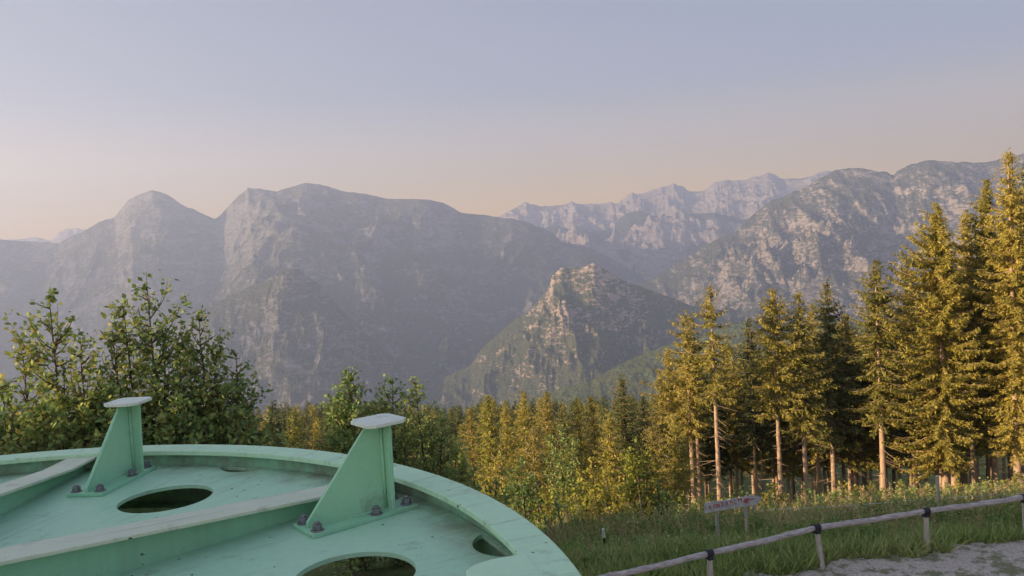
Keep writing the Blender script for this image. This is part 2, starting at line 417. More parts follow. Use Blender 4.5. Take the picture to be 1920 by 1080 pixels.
# ------------------------------------------------------------------ the ground, one sheet
GS = [(-2000, -60), (-300, -9), (-60, -7.5), (0, -7.4), (18.3, -7.55), (25, -9.4), (48, -17), (80, -27.5), (150, -47), (250, -64),
      (300, -82), (500, -175), (900, -420), (1500, -700), (2400, -880), (4000, -950), (60000, -950)]
gx = [a for a, b in GS]; gz = [b for a, b in GS]
def ground_z(x, y):
    x = np.asarray(x, float); y = np.asarray(y, float)
    z = np.interp(y, gx, gz)
    d = np.hypot(x, y)
    z = z + (fbm(x / 9, y / 9, 3, 4) - 0.5) * np.clip((d - 19) / 30, 0, 1) * 0.8 * np.clip(1 - d / 4000, 0, 1)
    z = z + (fbm(x / 60, y / 60, 5, 4) - 0.5) * np.clip((d - 80) / 120, 0, 1) * 7
    # unseen knoll added on the left to keep the evening sun off the wheel
    k = np.exp(-(((x + 46) / 17) ** 2) ** 1.5)
    z = z + k * np.maximum(19.0 * np.exp(-(((y + 14) / 14) ** 2) ** 2), 13.8 * np.exp(-(((y + 3) / 19) ** 2) ** 2))
    return z
def spacing(a, b, n, near):   # dense around 0, sparse far out
    t = np.linspace(-1, 1, n)
    v = np.sinh(t * near) / math.sinh(near)
    return np.where(v < 0, -v * a, v * b)
xs = spacing(-9900, 9900, 380, 8.0); ys = spacing(-3000, 11400, 460, 8.0)
ys = np.unique(np.concatenate([ys, np.linspace(-10, 60, 141)])); xs = np.unique(np.concatenate([xs, np.linspace(-40, 40, 161)]))
XX, YY = np.meshgrid(xs, ys)
ZZ = ground_z(XX, YY)
def grid_faces(ny, nx):
    i = np.arange(ny - 1)[:, None] * nx + np.arange(nx - 1)[None, :]
    return np.stack([i, i + 1, i + nx + 1, i + nx], -1).reshape(-1, 4)
tag(link('ground', mesh('ground', np.stack([XX, YY, ZZ], -1).reshape(-1, 3), grid_faces(*XX.shape), M['ground'], True)), kind='structure')
# gravel track along the fence, a sheet 4 mm above the ground with a ragged edge
gxs = np.arange(-6, 26, 0.1); gys = np.arange(8, 20.5, 0.1)
GX, GY = np.meshgrid(gxs, gys)
edge = 16.50 + 0.157 * GX + (fbm(GX / 0.8, GY / 0.8, 11, 5) - 0.5) * 1.1
keep = (GY < edge)
fq = grid_faces(*GX.shape); kf = keep.ravel()[fq].all(1)
gzv = np.maximum(ground_z(GX, GY), -99) + 0.02 + (fbm(GX / 0.25, GY / 0.25, 12, 3) - 0.5) * 0.03
GV = np.stack([GX, GY, gzv], -1).reshape(-1, 3)
fq = fq[kf]; used = np.unique(fq); remap = np.zeros(len(GV), int); remap[used] = np.arange(len(used))
tag(link('gravel_track', mesh('gravel_track', GV[used], remap[fq], M['gravel'], True)), kind='structure')

# ------------------------------------------------------------------ mountains
def mountain(name, prof, dist, foot, zfoot, mat, seed, nu=700, nt=150, amp=220.0, wl_=900.0, power=1.0, back=0.35, rough=1.2, spur=None, dvar=0.10, bank=1.0, jag=0.0, crest=5.0, fine=1.0):
    prof = sorted(prof); pu = np.array([p[0] for p in prof], float); pv = np.array([p[1] for p in prof], float)
    u = np.linspace(pu[0], pu[-1], nu); v = np.interp(u, pu, pv)
    px_noise = (fbm(u / 26.0, u * 0, seed + 50, 6, 0.6) - 0.5) * 9 * rough
    v = v + px_noise - (ridged(u / 42.0, u * 0 + 2, seed + 70, 5, 0.6) - 0.45) * jag
    dd = dist * (1 + dvar * 2 * (fbm(u / 260.0, u * 0 + 3, seed + 60, 3) - 0.5))
    cx, cyy, cz = at(u, v, dd)
    tf = np.linspace(0, 1, nt) ** 0.85; tb = 1 + back * np.linspace(0.02, 1, nt // 5)
    t = np.concatenate([tf, tb])[:, None]
    ratio = foot / dist
    sc_ = ratio + (1 - ratio) * t
    X = cx[None, :] * sc_; Y = cyy[None, :] * sc_
    h = np.where(t <= 1, np.clip(t, 0, 1) ** power, 1 - (t - 1) / back * 0.75)
    Z = zfoot + (cz[None, :] - zfoot) * h
    # spurs and gullies running down the slope
    wx = (fbm(X / wl_ / 2, Y / wl_ / 2, seed + 7, 3) - 0.5) * wl_ * 0.9
    wy = (fbm(X / wl_ / 2, Y / wl_ / 2, seed + 9, 3) - 0.5) * wl_ * 0.9
    r = ridged((X + wx) / wl_, (Y + wy) / (wl_ * 2.2), seed, 7, 0.55)
    env = np.clip(t * 6, 0, 1) * (np.clip((1 - t) * crest, 0, 1) * (t <= 1) + (t > 1) * np.clip((t - 1) * 3, 0, 1))
    Z = Z + (r - 0.62) * amp * env
    r2 = ridged(X / (wl_ * 0.22), Y / (wl_ * 0.35), seed + 21, 5, 0.6)
    Z = Z + (r2 - 0.5) * amp * 0.42 * fine * env
    Z = Z + (ridged(X / (wl_ * 0.07), Y / (wl_ * 0.1), seed + 31, 4, 0.6) - 0.5) * amp * 0.13 * fine * np.clip(t * 6, 0, 1) * np.clip(env + 0.12, 0, 1)
    if spur:
        for (su, st, sw, sh) in spur:      # photo column, t, width in px, height m
            d2 = np.abs(u[None, :] - (su + (t - st) * bank * 60)) / sw
            Z = Z + sh * np.exp(-d2 ** 1.4) * np.clip(1 - np.abs(t - st) / 0.45, 0, 1) ** 1.3
    V = np.stack([X, Y, Z], -1).reshape(-1, 3)
    o = link(name, mesh(name, V, grid_faces(len(t), nu), mat, True))
    tag(o, kind='structure')
    return o
mountain('mountain', [(-420, 470), (-200, 462), (0, 449), (60, 453), (110, 456), (150, 437), (190, 417), (215, 411), (240, 382), (285, 361),
    (310, 367), (350, 389), (402, 411), (412, 405), (430, 386), (465, 353), (490, 356), (520, 361), (560, 351), (575, 347), (600, 349), (640, 361), (690, 366),
    (720, 373), (760, 374), (800, 377), (830, 381), (865, 398), (925, 405), (960, 410), (993, 419), (1036, 436), (1053, 453), (1087, 457), (1121, 470), (1146, 483),
    (1176, 505), (1193, 521), (1230, 560), (1290, 620)], 6600, 3300, -900, M['m_left'], 100, 1100, 300, 330, 1250, 1.0, 0.4, 0.6,
    [(545, 0.62, 90, 260), (240, 0.72, 60, 120), (780, 0.6, 70, 150)], 0.05, fine=0.6)
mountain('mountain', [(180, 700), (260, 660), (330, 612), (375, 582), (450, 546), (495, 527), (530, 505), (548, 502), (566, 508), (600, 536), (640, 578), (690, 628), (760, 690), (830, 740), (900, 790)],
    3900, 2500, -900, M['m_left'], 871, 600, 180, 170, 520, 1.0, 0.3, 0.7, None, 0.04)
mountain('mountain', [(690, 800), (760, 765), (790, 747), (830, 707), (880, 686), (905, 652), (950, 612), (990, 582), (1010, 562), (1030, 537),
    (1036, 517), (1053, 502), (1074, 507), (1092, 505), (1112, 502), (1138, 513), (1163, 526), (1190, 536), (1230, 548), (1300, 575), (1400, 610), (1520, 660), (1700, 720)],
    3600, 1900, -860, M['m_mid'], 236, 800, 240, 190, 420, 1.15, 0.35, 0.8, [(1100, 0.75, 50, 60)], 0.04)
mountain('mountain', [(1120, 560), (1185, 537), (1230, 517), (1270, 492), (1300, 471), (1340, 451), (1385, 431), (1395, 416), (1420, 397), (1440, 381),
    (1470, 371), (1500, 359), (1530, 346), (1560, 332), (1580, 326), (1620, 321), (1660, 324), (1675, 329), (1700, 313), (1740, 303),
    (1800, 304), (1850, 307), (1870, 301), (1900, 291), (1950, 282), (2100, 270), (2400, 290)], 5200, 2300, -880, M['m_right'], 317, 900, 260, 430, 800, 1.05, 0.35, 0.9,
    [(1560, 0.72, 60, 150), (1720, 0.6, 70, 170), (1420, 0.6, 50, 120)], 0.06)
mountain('far_mountain', [(860, 425), (930, 405), (955, 396), (985, 379), (1010, 386), (1060, 379), (1110, 378), (1160, 383), (1175, 366), (1215, 356),
    (1240, 349), (1262, 343), (1290, 356), (1320, 356), (1340, 339), (1380, 336), (1415, 333), (1440, 323), (1470, 334), (1500, 331), (1540, 323),
    (1565, 324), (1620, 335), (1700, 345), (1800, 360)], 9800, 5800, -500, M['m_far'], 407, 900, 220, 420, 1000, 0.85, 0.3, 0.5, None, 0.04, 1.0, 9, 7.0, 0.6)
mountain('far_mountain', [(960, 470), (1000, 440), (1020, 428), (1040, 421), (1065, 429), (1100, 436), (1150, 426), (1160, 411), (1175, 401), (1200, 394), (1225, 406), (1260, 406), (1300, 401),
    (1340, 399), (1390, 411), (1430, 405), (1500, 415), (1600, 430)], 8300, 6900, -600, M['m_fmid'], 511, 500, 100, 350, 1100, 1.0, 0.3, 0.7, None, 0.05)
mountain('wooded_mountain', [(1080, 500), (1121, 480), (1146, 472), (1163, 467), (1206, 470), (1240, 464), (1283, 456), (1317, 454), (1360, 452), (1450, 460), (1600, 480)],
    7500, 5200, -820, M['m_fmid'], 611, 400, 100, 260, 800, 1.0, 0.3, 0.6, None, 0.05)
mountain('far_mountain', [(-120, 455), (-40, 448), (20, 446), (45, 446), (70, 440), (95, 448), (110, 436), (145, 427), (155, 431), (200, 450), (300, 470)],
    10300, 9000, -400, M['m_far'], 711, 260, 60, 400, 700, 1.0, 0.3, 0.6, None, 0.02, 1.0, 8)
mountain('wooded_mountain', [(1000, 745), (1060, 728), (1112, 711), (1163, 681), (1206, 664), (1244, 649), (1300, 632), (1400, 600), (1500, 610), (1700, 600), (1900, 590), (2200, 560)],
    2300, 1250, -640, M['m_low'], 811, 500, 140, 90, 300, 1.0, 0.3, 0.8, None, 0.05)

# the evening air: one closed box, everything inside it
hz = MB(); hz.box((0, 4000, 150), (20000, 15000, 2500))
ho = hz.build('haze', [])
tag(ho, kind='stuff')
hm = D.materials.new('haze_air'); hm.use_nodes = True; hn = hm.node_tree.nodes
hn.remove(hn['Principled BSDF']); pv_ = hn.new('ShaderNodeVolumePrincipled')
pv_.inputs['Color'].default_value = (0.56, 0.68, 1.0, 1); pv_.inputs['Density'].default_value = 1.65e-4
pv_.inputs['Anisotropy'].default_value = 0.3
hm.node_tree.links.new(pv_.outputs[0], hn['Material Output'].inputs['Volume'])
ho.data.materials.append(hm)

# ------------------------------------------------------------------ vegetation
def quads_from(P, A, B):
    """leaf rhombi: base P, long axis A, half-width B -> V,F"""
    n = len(P)
    V = np.stack([P, P + A * 0.5 + B, P + A, P + A * 0.5 - B], 1).reshape(-1, 3)
    return V, np.arange(n * 4).reshape(n, 4)
def unit(v): return v / np.maximum(np.linalg.norm(v, axis=-1, keepdims=True), 1e-9)
def sticks(P0, P1, r0, r1, n=3):
    """thin tapered prisms, vectorised"""
    t = unit(P1 - P0); ref = np.where(np.abs(t[:, 2:3]) > 0.9, np.array([[1., 0, 0]]), np.array([[0, 0, 1.]]))
    u = unit(np.cross(t, ref)); w = np.cross(t, u)
    rings = []
    for P, r in ((P0, r0), (P1, r1)):
        r = np.broadcast_to(np.asarray(r, float), (len(P),))[:, None]
        rings.append(np.stack([P + (u * math.cos(2*math.pi*k/n) + w * math.sin(2*math.pi*k/n)) * r for k in range(n)], 1))
    V = np.concatenate(rings, 1).reshape(-1, 3); m = len(P0)
    base = np.arange(m)[:, None] * 2 * n
    Fs = [np.stack([base[:, 0] + k, base[:, 0] + (k+1) % n, base[:, 0] + n + (k+1) % n, base[:, 0] + n + k], 1) for k in range(n)]
    return V, np.concatenate(Fs)
def join(parts):
    V = []; Fq = []; n = 0
    for v, f in parts:
        V.append(v); Fq.append(f + n); n += len(v)
    return np.concatenate(V), np.concatenate(Fq)
def trunk_mesh(H, r, seed, n=10, segs=14, lean=0.0):
    rs = np.random.RandomState(seed)
    z = np.linspace(-0.6, H, segs + 1); tt = np.clip(z / H, 0, 1)
    rad = r * (1 - tt) ** 0.75 * (1 + 0.35 * np.exp(-np.maximum(z, 0) / 0.5)) + 0.012
    ox = np.cumsum(rs.randn(segs + 1)) * 0.012 * tt + lean * tt; oy = np.cumsum(rs.randn(segs + 1)) * 0.012 * tt
    a = np.linspace(0, 2*math.pi, n, endpoint=False)
    V = np.stack([ox[:, None] + rad[:, None] * np.cos(a), oy[:, None] + rad[:, None] * np.sin(a), np.repeat(z[:, None], n, 1)], -1).reshape(-1, 3)
    i = np.arange(segs)[:, None] * n; k = np.arange(n)[None, :]
    Fq = np.stack([i + k, i + (k+1) % n, i + n + (k+1) % n, i + n + k], -1).reshape(-1, 4)
    return V, Fq
def spruce_crown(H, cs, R, seed, step=0.42, per=6, leaf=0.30, gap=0.15, droop=0.35, shape=0.8, clumps=1.0, side=None):
    """needle sprays along drooping whorled branches; cs = height where the crown starts"""
    rs = np.random.RandomState(seed)
    P = []; A = []; B = []; S0 = []; S1 = []
    z = H - 0.15
    while z > cs:
        f = (H - z) / (H - cs)                       # 0 top, 1 crown base
        L0 = R * (min(f * 1.9, 1.0) ** shape) * (1.0 - 0.35 * max(0, f - 0.6) / 0.4) + 0.10
        nb = max(3, int(per * (0.6 + 0.6 * min(1, f * 3))))
        a0 = rs.rand() * 6.28
        for k in range(nb):
            if rs.rand() < gap: continue
            az = a0 + k * 6.283 / nb + rs.randn() * 0.25
            L_ = L0 * (0.55 + 0.6 * rs.rand() ** 0.8)
            if side is not None: L_ *= 1 + 0.35 * math.cos(az - side)
            zz = z + rs.randn() * 0.12
            elev = 0.45 * (1 - f) - droop * f + rs.randn() * 0.10
            d = np.array([math.cos(az), math.sin(az), 0.0]); lat = np.array([-d[1], d[0], 0.0])
            m = max(3, int(L_ / 0.20))
            s = np.linspace(0.10, 1, m)
            sag = -0.16 * L_ * np.sin(s * math.pi * 0.9)
            pts = d[None] * (s * L_)[:, None] * math.cos(elev) + np.array([0, 0, 1.0])[None] * (zz + s * L_ * math.sin(elev) + sag)[:, None]
            S0.append([0, 0, zz]); S1.append(pts[m // 2]); S0.append(pts[m // 2]); S1.append(pts[-1])
            nn = max(1, int(4 * clumps))
            for q in range(nn):
                sgn = rs.choice([-1, 1], m); w = rs.rand(m)
                ax = d[None] * (0.45 + 0.5 * rs.rand(m))[:, None] + lat[None] * (sgn * (0.3 + 0.8 * w))[:, None] + np.array([0, 0, 1.0])[None] * (-0.55 + 0.55 * rs.randn(m))[:, None]
                ln = leaf * (1.25 - 0.55 * s) * (0.6 + 0.8 * rs.rand(m)) * min(1.0, 0.35 + L_ / 1.6)
                ax = unit(ax) * ln[:, None]
                bx = unit(np.cross(ax, rs.randn(m, 3))) * (ln * (0.13 + 0.08 * rs.rand(m)))[:, None]
                P.append(pts + rs.randn(m, 3) * 0.05); A.append(ax); B.append(bx)
        z -= step * (0.45 + 0.75 * min(1, f * 2.5)) * (0.8 + 0.4 * rs.rand())
    # leader
    m = 14; zt = np.linspace(H - 1.0, H, m); az = rs.rand(m) * 6.28
    P.append(np.stack([zt * 0, zt * 0, zt], 1)); A.append(np.stack([np.cos(az) * 0.16, np.sin(az) * 0.16, zt * 0 + 0.14], 1) * 1.0)
    B.append(np.stack([-np.sin(az) * 0.035, np.cos(az) * 0.035, zt * 0], 1))
    P, A, B = map(np.concatenate, (P, A, B))
    return quads_from(P, A, B), (np.array(S0), np.array(S1))
def dead_twigs(cs, H, seed, n, r):
    rs = np.random.RandomState(seed + 5)
    z = 1.5 + rs.rand(n) * (cs - 1.0); az = rs.rand(n) * 6.28; L_ = 0.25 + rs.rand(n) ** 2 * 1.3
    P0 = np.stack([np.cos(az) * r * .5, np.sin(az) * r * .5, z], 1)
    P1 = P0 + np.stack([np.cos(az) * L_, np.sin(az) * L_, -0.25 * L_ + rs.randn(n) * 0.1], 1)
    return P0, P1
def spruce(top, dist, base_r, cs, R, label, seed, mat='spruce', group='spruces at the forest edge', H=None, name='spruce_tree', per=6, gap=0.15, droop=0.35, leaf=0.30, clumps=1.0, twigs=25, step=0.42, shape=0.8, side=None, cat='tree'):
    x, y, zt = at(top[0], top[1], dist)
    x = float(x); y = float(y); zg = float(ground_z(x, y))
    if H is None: H = float(zt) - zg
    R *= 1.10; gap *= 0.75; clumps *= 2.7; leaf *= 0.78; per += 1
    root = empty(name, (x, y, zg)); tag(root, label, cat, group)
    (V, Fq), (S0, S1) = spruce_crown(H, H * cs, R, seed, step, per, leaf, gap, droop, shape, clumps, side)
    link('crown', mesh('crown', V, Fq, M[mat]), root)
    base_r *= 0.78
    tv = [trunk_mesh(H * 0.985, base_r, seed)]
    tv.append(sticks(S0, S1, 0.022, 0.008))
    if twigs:
        a, b = dead_twigs(H * cs, H, seed, twigs, base_r); tv.append(sticks(a, b, 0.018, 0.006))
    V, Fq = join(tv)
    link('trunk', mesh('trunk', V, Fq, M['bark'], True), root)
    return root, H

# --- the front row of the spruce forest on the right, one by one
EDGE = 'spruces at the forest edge'
edge_trees = [
 ((1284, 585), 49, 0.20, 0.40, 1.75, 'spruce with a broad lower crown at the left end of the tall row', dict(gap=.28, per=6, side=3.1)),
 ((1296, 592), 50.5, 0.17, 0.45, 1.35, 'slim spruce grown close against the left end spruce, second top beside it', dict(gap=.2)),
 ((1331, 533), 47, 0.19, 0.50, 1.55, 'thin topped spruce with a long bare sunlit trunk behind the wooden signboard', dict(gap=.38, per=5, twigs=45)),
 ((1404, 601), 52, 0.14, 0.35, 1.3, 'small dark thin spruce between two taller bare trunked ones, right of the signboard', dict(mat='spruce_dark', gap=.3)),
 ((1448, 541), 48, 0.19, 0.42, 2.1, 'regular pointed spruce with bare lower trunk, third tall top from the left', dict(gap=.12, per=7)),
 ((1497, 549), 48, 0.19, 0.34, 1.7, 'narrow spruce with drooping golden branches low on its trunk', dict(gap=.15)),
 ((1522, 572), 52, 0.17, 0.30, 1.6, 'short topped spruce squeezed behind two taller spruces in mid row', dict(gap=.1)),
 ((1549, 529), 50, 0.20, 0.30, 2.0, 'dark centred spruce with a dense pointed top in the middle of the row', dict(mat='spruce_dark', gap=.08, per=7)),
 ((1586, 585), 53, 0.17, 0.25, 1.9, 'low rounded spruce top left of the ragged tall spruce', dict(gap=.1)),
 ((1642, 487), 47, 0.22, 0.33, 2.0, 'tall ragged spruce with drooping clumped branches and a dark shaded trunk', dict(gap=.22, droop=.5, per=7)),
 ((1701, 482), 51, 0.20, 0.28, 1.7, 'dark green spruce top standing alone left of the big dense spruce', dict(mat='spruce_dark', gap=.2)),
 ((1757, 386), 46, 0.25, 0.13, 2.7, 'big dense golden spruce whose foliage hangs nearly down to the wire fence', dict(gap=.04, per=9, clumps=1.5, side=3.1, twigs=8)),
 ((1776, 440), 47.5, 0.24, 0.40, 1.4, 'spruce with a thick bare reddish lower trunk beside the upright fence post', dict(gap=.2)),
 ((1809, 396), 49, 0.22, 0.25, 1.9, 'slender dense spruce between the big golden one and the tallest tree', dict(gap=.08, per=7)),
 ((1850, 340), 47, 0.22, 0.20, 2.0, 'dense spruce pressed against the left side of the tallest tree', dict(gap=.08, per=8, side=3.1, clumps=1.3)),
 ((1892, 280), 44.5, 0.25, 0.14, 2.1, 'tallest spruce in view with a thin spire and an exposed pale trunk', dict(gap=.22, per=7, clumps=1.3)),
 ((1923, 305), 47, 0.22, 0.25, 1.9, 'spruce cut by the right frame edge behind the tallest one', dict(mat='spruce_dark', gap=.1, per=7)),
]
for i, (tp, d, r, cs, R, lab, kw) in enumerate(edge_trees):
    spruce(tp, d, r, cs, R, lab, 1000 + i * 7, group=EDGE, **kw)

def copy_tree(root, loc, rz, sc, group, label):
    r = root.copy(); COL.objects.link(r); r.location = loc; r.rotation_euler = (0, 0, rz); r.scale = sc
    r['group'] = group; r['label'] = label
    for ch in root.children:
        c = ch.copy(); COL.objects.link(c); c.parent = r
    return r
# --- the spruces behind them: rows deeper in the wood
rnd = random.Random(5)
INNER = 'spruces deeper in the wood'
inner_lab = 'dark spruce deeper in the wood, seen between the trunks of the front row'
protos = []
for i in range(4):
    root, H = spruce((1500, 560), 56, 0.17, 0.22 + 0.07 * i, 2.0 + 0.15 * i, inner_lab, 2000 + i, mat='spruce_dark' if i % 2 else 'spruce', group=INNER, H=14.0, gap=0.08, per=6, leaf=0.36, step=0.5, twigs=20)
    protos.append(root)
spots = []
for row, d in enumerate((54, 58, 63, 69, 76)):
    u = 1262 + rnd.random() * 30
    while u < 1990:
        # tops stay below the front row's outline
        vt = np.interp(u, [1250, 1330, 1420, 1560, 1650, 1720, 1800, 1900, 1990], [700, 640, 640, 600, 590, 560, 470, 400, 380]) + rnd.uniform(0, 70)
        spots.append((u, vt, d + rnd.uniform(-1.5, 1.5)))
        u += rnd.uniform(34, 58)
for i, (u, vt, d) in enumerate(spots):
    x, y, zt = (float(a) for a in at(u, vt, d)); zg = float(ground_z(x, y)); h = zt - zg
    s = h / 14.0
    if i < 4:
        r = protos[i]; r.location = (x, y, zg); r.scale = (min(s, 1.25), min(s, 1.25), s)
    else:
        copy_tree(protos[i % 4], (x, y, zg), rnd.random() * 6.28, (min(s, 1.25), min(s, 1.25), s), INNER, inner_lab)

# --- young sunlit conifers between the wheel and the tall row
YOUNG = 'young sunlit conifers below the tall row'
young = [
 ((914, 742), 47, 1.7, 'larch', 'golden young conifer left of the others, its top above the wheel rim'),
 ((948, 760), 50, 1.4, 'larch', 'golden young conifer just right of the leftmost golden one'),
 ((981, 736), 49, 1.6, 'larch', 'golden orange young conifer with the highest loose top of its clump'),
 ((1024, 736), 52, 1.5, 'spruce', 'olive young spruce right of the golden clump'),
 ((1052, 765), 55, 1.5, 'spruce_dark', 'dark low spruce behind the golden conifers'),
 ((1082, 752), 50, 1.5, 'larch', 'golden pointed young conifer left of the broad dark spruce'),
 ((1108, 745), 53, 1.5, 'spruce', 'young spruce touching the left side of the broad dark spruce'),
 ((1165, 706), 58, 2.4, 'spruce_dark', 'broad dark green spruce standing above the young golden trees'),
 ((1140, 775), 48, 1.5, 'larch', 'golden young conifer in front of the broad dark spruce'),
 ((1205, 742), 60, 1.8, 'spruce_dark', 'dark spruce between the broad dark one and the tall row'),
 ((1236, 700), 51, 1.5, 'spruce', 'spruce leaning on the left flank of the tall row'),
 ((1252, 655), 52, 1.9, 'spruce', 'spruce with a wide skirt of branches next to the tall row'),
 ((880, 768), 56, 1.6, 'spruce', 'small spruce at the left edge of the golden clump'),
 ((1000, 800), 42, 1.3, 'spruce', 'low olive conifer at the foot of the golden clump'),
 ((1062, 850), 38, 1.2, 'larch', 'low golden conifer close behind the wheel rim'),
 ((935, 850), 40, 1.4, 'larch', 'low golden conifer right behind the wheel rim, furthest left'),
 ((1222, 800), 44, 1.5, 'spruce', 'low spruce in front of the tall row left of the signboard'),
 ((1264, 780), 45, 1.4, 'larch', 'yellowish young conifer at the foot of the bare sunlit trunk'),
]
for i, (tp, d, R, mt, lab) in enumerate(young):
    big = d > 55
    spruce(tp, d, 0.09 if not big else 0.14, 0.05, R * 0.66, lab, 3000 + i, mat=mt, group=YOUNG, gap=0.12, per=7, leaf=0.24, clumps=1.2, twigs=0, step=0.30, name='young_conifer' if not big else 'spruce_tree', shape=0.7, droop=0.2)

# --- the far wood on the slope below: single spruces, small in the picture
FARG = 'far spruces on the slope below'
def far_mesh(seed, H, R, mat):
    (V, Fq), (S0, S1) = spruce_crown(H, H * 0.10, R, seed, 0.62, 6, 0.62, 0.08, 0.3, 0.75, 0.9)
    tv = trunk_mesh(H * 0.97, 0.16, seed, 6, 6)
    VV, FF = join([(V, Fq), tv]); mi = np.concatenate([np.zeros(len(Fq)), np.ones(len(tv[1]))])
    return mesh('far_spruce', VV, FF, [M[mat], M['bark']], False, mi)
FM = [far_mesh(4000 + i, 16.0, 2.0 + 0.25 * (i % 3), ('spruce_dark', 'spruce', 'spruce_dark', 'larch', 'spruce_dark', 'spruce')[i]) for i in range(6)]
far_lab = 'small dark pointed spruce in the far wood between the leafy trees and the tall row'
gold_lab = 'small pale golden conifer among the dark spruces of the far wood'
n = 0
rows = [(262, 34), (250, 34), (238, 32), (224, 28), (208, 26), (190, 24), (172, 22), (152, 20), (132, 18), (114, 15), (98, 12), (84, 10)]
for d, cnt in rows:
    for k in range(cnt):
        u = 455 + (1290 - 455) * (k + rnd.random() * 0.9) / cnt
        dd = d * (1 + rnd.uniform(-0.025, 0.025))
        x = (u - 960) / F * dd * 1.0 + 0.0; y = dd
        x = float(at(u, 780, dd)[0]); zg = float(ground_z(x, y)); h = rnd.uniform(15, 26) if d > 150 else rnd.uniform(10, 15)
        # never poke above the treeline of the photograph
        vv = np.interp(u, [455, 640, 860, 900, 1240, 1290], [756, 756, 766, 752, 745, 720]) + rnd.uniform(-6, 10)
        zmax = float(at(u, vv, dd)[2]); h = min(h, zmax - zg)
        if h < 5: continue
        j = rnd.choice((0, 0, 2, 4, 2, 4, 0, 1, 5, 3)); 
        o = link('far_spruce', FM[j], None, (x, y, zg)); s = h / 16
        o.scale = (s * rnd.uniform(.9, 1.15) * (0.9 if s < 0.7 else 1),) * 2 + (s,); o.rotation_euler = (0, 0, rnd.random() * 6.28)
        tag(o, gold_lab if j == 3 else far_lab, 'tree', FARG + (' with golden needles' if j == 3 else '')); n += 1
print('far spruces', n)

# --- broadleaf trees: leaders, side shoots, leaves
def broadleaf(name, tops, dist, label, seed, mat='leaf', group=None, leaf=0.085, dens=1.0, spread=0.9, low=0.0, cat='tree', bushy=1.0, base_r=0.05, lowz=None):
    """tops: list of (u, v, extra distance); every top is the tip of a leader"""
    rs = np.random.RandomState(seed)
    cu = sum(t[0] for t in tops) / len(tops)
    bx, by, _ = (float(a) for a in at(cu, 800, dist)); zg = float(ground_z(bx, by))
    root = empty(name, (bx, by, zg)); tag(root, label, cat, group)
    P0 = []; P1 = []; R0 = []; R1 = []; LP = []; LA = []; LB = []
    def seg(a, b, r0, r1): P0.append(a); P1.append(b); R0.append(r0); R1.append(r1)
    def leaves(pts, dirs, n_each, size):
        for p, d in zip(pts, dirs):
            nn = rs.poisson(n_each)
            if nn == 0: continue
            v = unit(rs.randn(nn, 3) * 0.8 + d * 0.7 + np.array([0, 0, -0.15])); s = size * (0.65 + 0.7 * rs.rand(nn))[:, None]
            LP.append(p + rs.randn(nn, 3) * size * 0.5); LA.append(v * s)
            nrm = unit(rs.randn(nn, 3) * 0.6 + np.array([0, 0, 1.0])); LB.append(unit(np.cross(v, nrm)) * s * 0.36)
    for (u, v, dx) in tops:
        tx, ty, tz = (float(a) for a in at(u, v, dist + dx))
        T = np.array([tx - bx, ty - by, tz - zg]); H = T[2]
        S = np.array([T[0] * 0.01 + rs.randn() * 0.02, T[1] * 0.01 + rs.randn() * 0.02, -0.15])
        K = 16; tt = np.linspace(0, 1, K + 1)
        c = S[None] + (T - S)[None] * tt[:, None]
        c[:, 0] += (T[0] - S[0]) * (tt ** 0.7 - tt) * 0.8 + np.cumsum(rs.randn(K + 1)) * 0.015
        c[:, 1] += (T[1] - S[1]) * (tt ** 0.7 - tt) * 0.8 + np.cumsum(rs.randn(K + 1)) * 0.015
        for k in range(K):
            seg(c[k], c[k+1], base_r * (1 - tt[k]) ** 0.8 + 0.005, base_r * (1 - tt[k+1]) ** 0.8 + 0.005)
        ns = int(H * 9 * dens * bushy)
        for j in range(ns):
            f = low + (1 - low) * rs.rand() ** 0.75; z = f * K; k = min(int(z), K - 1); p = c[k] + (c[k+1] - c[k]) * (z - k)
            rem = (1 - f) * H
            L_ = min(spread, 0.10 + rem * 0.55) * (0.5 + 0.7 * rs.rand())
            az = rs.rand() * 6.283; up = 0.55 + 0.5 * rs.rand() - 0.4 * min(1, rem / 3)
            d = unit(np.array([math.cos(az), math.sin(az), up])); m = max(3, int(L_ / 0.11)); q = p.copy(); pts = []; ds = []
            for i in range(m):
                d2 = unit(d + np.array([0, 0, 0.08 * i]) + rs.randn(3) * 0.12); qn = q + d2 * L_ / m
                seg(q, qn, 0.010 * (1 - i / m) + 0.003, 0.010 * (1 - (i+1) / m) + 0.003); q = qn; d = d2
                pts.append(q.copy()); ds.append(d2)
                if L_ > 0.45 and rs.rand() < 0.5:      # side twig
                    d3 = unit(d2 + rs.randn(3) * 0.7); q3 = q + d3 * 0.22; seg(q, q3, 0.004, 0.002); pts.append(q3); ds.append(d3)
            leaves(pts, ds, 3.4 * dens, leaf)
        leaves([c[K - i // 2] for i in range(8)], [unit(c[K] - c[K-2])] * 8, 1.8, leaf)
    V, Fq = quads_from(*map(np.concatenate, (LP, LA, LB)))
    link('crown', mesh('crown', V, Fq, M[mat]), root)
    V, Fq = sticks(np.array(P0), np.array(P1), np.array(R0), np.array(R1), 4)
    link('trunk', mesh('trunk', V, Fq, M['twig'], True), root)
    return root
LEFTG = 'leafy young trees behind the left half of the wheel'
broadleaf('leafy_tree', [(92, 551, 0), (45, 640, .3), (150, 640, -.2), (105, 690, .4), (20, 720, .2), (190, 690, .5)], 12.5,
          'leafy young tree furthest left with a tall dark sparse top', 51, group=LEFTG, leaf=.088, dens=1.18, spread=.75)
broadleaf('leafy_tree', [(268, 520, 0), (225, 577, .2), (312, 600, .3), (250, 680, -.3), (340, 680, 0), (205, 620, 0)], 13.0,
          'tallest leafy young tree with a thin spire above the left bracket', 52, group=LEFTG, leaf=.088, dens=1.18, spread=.75)
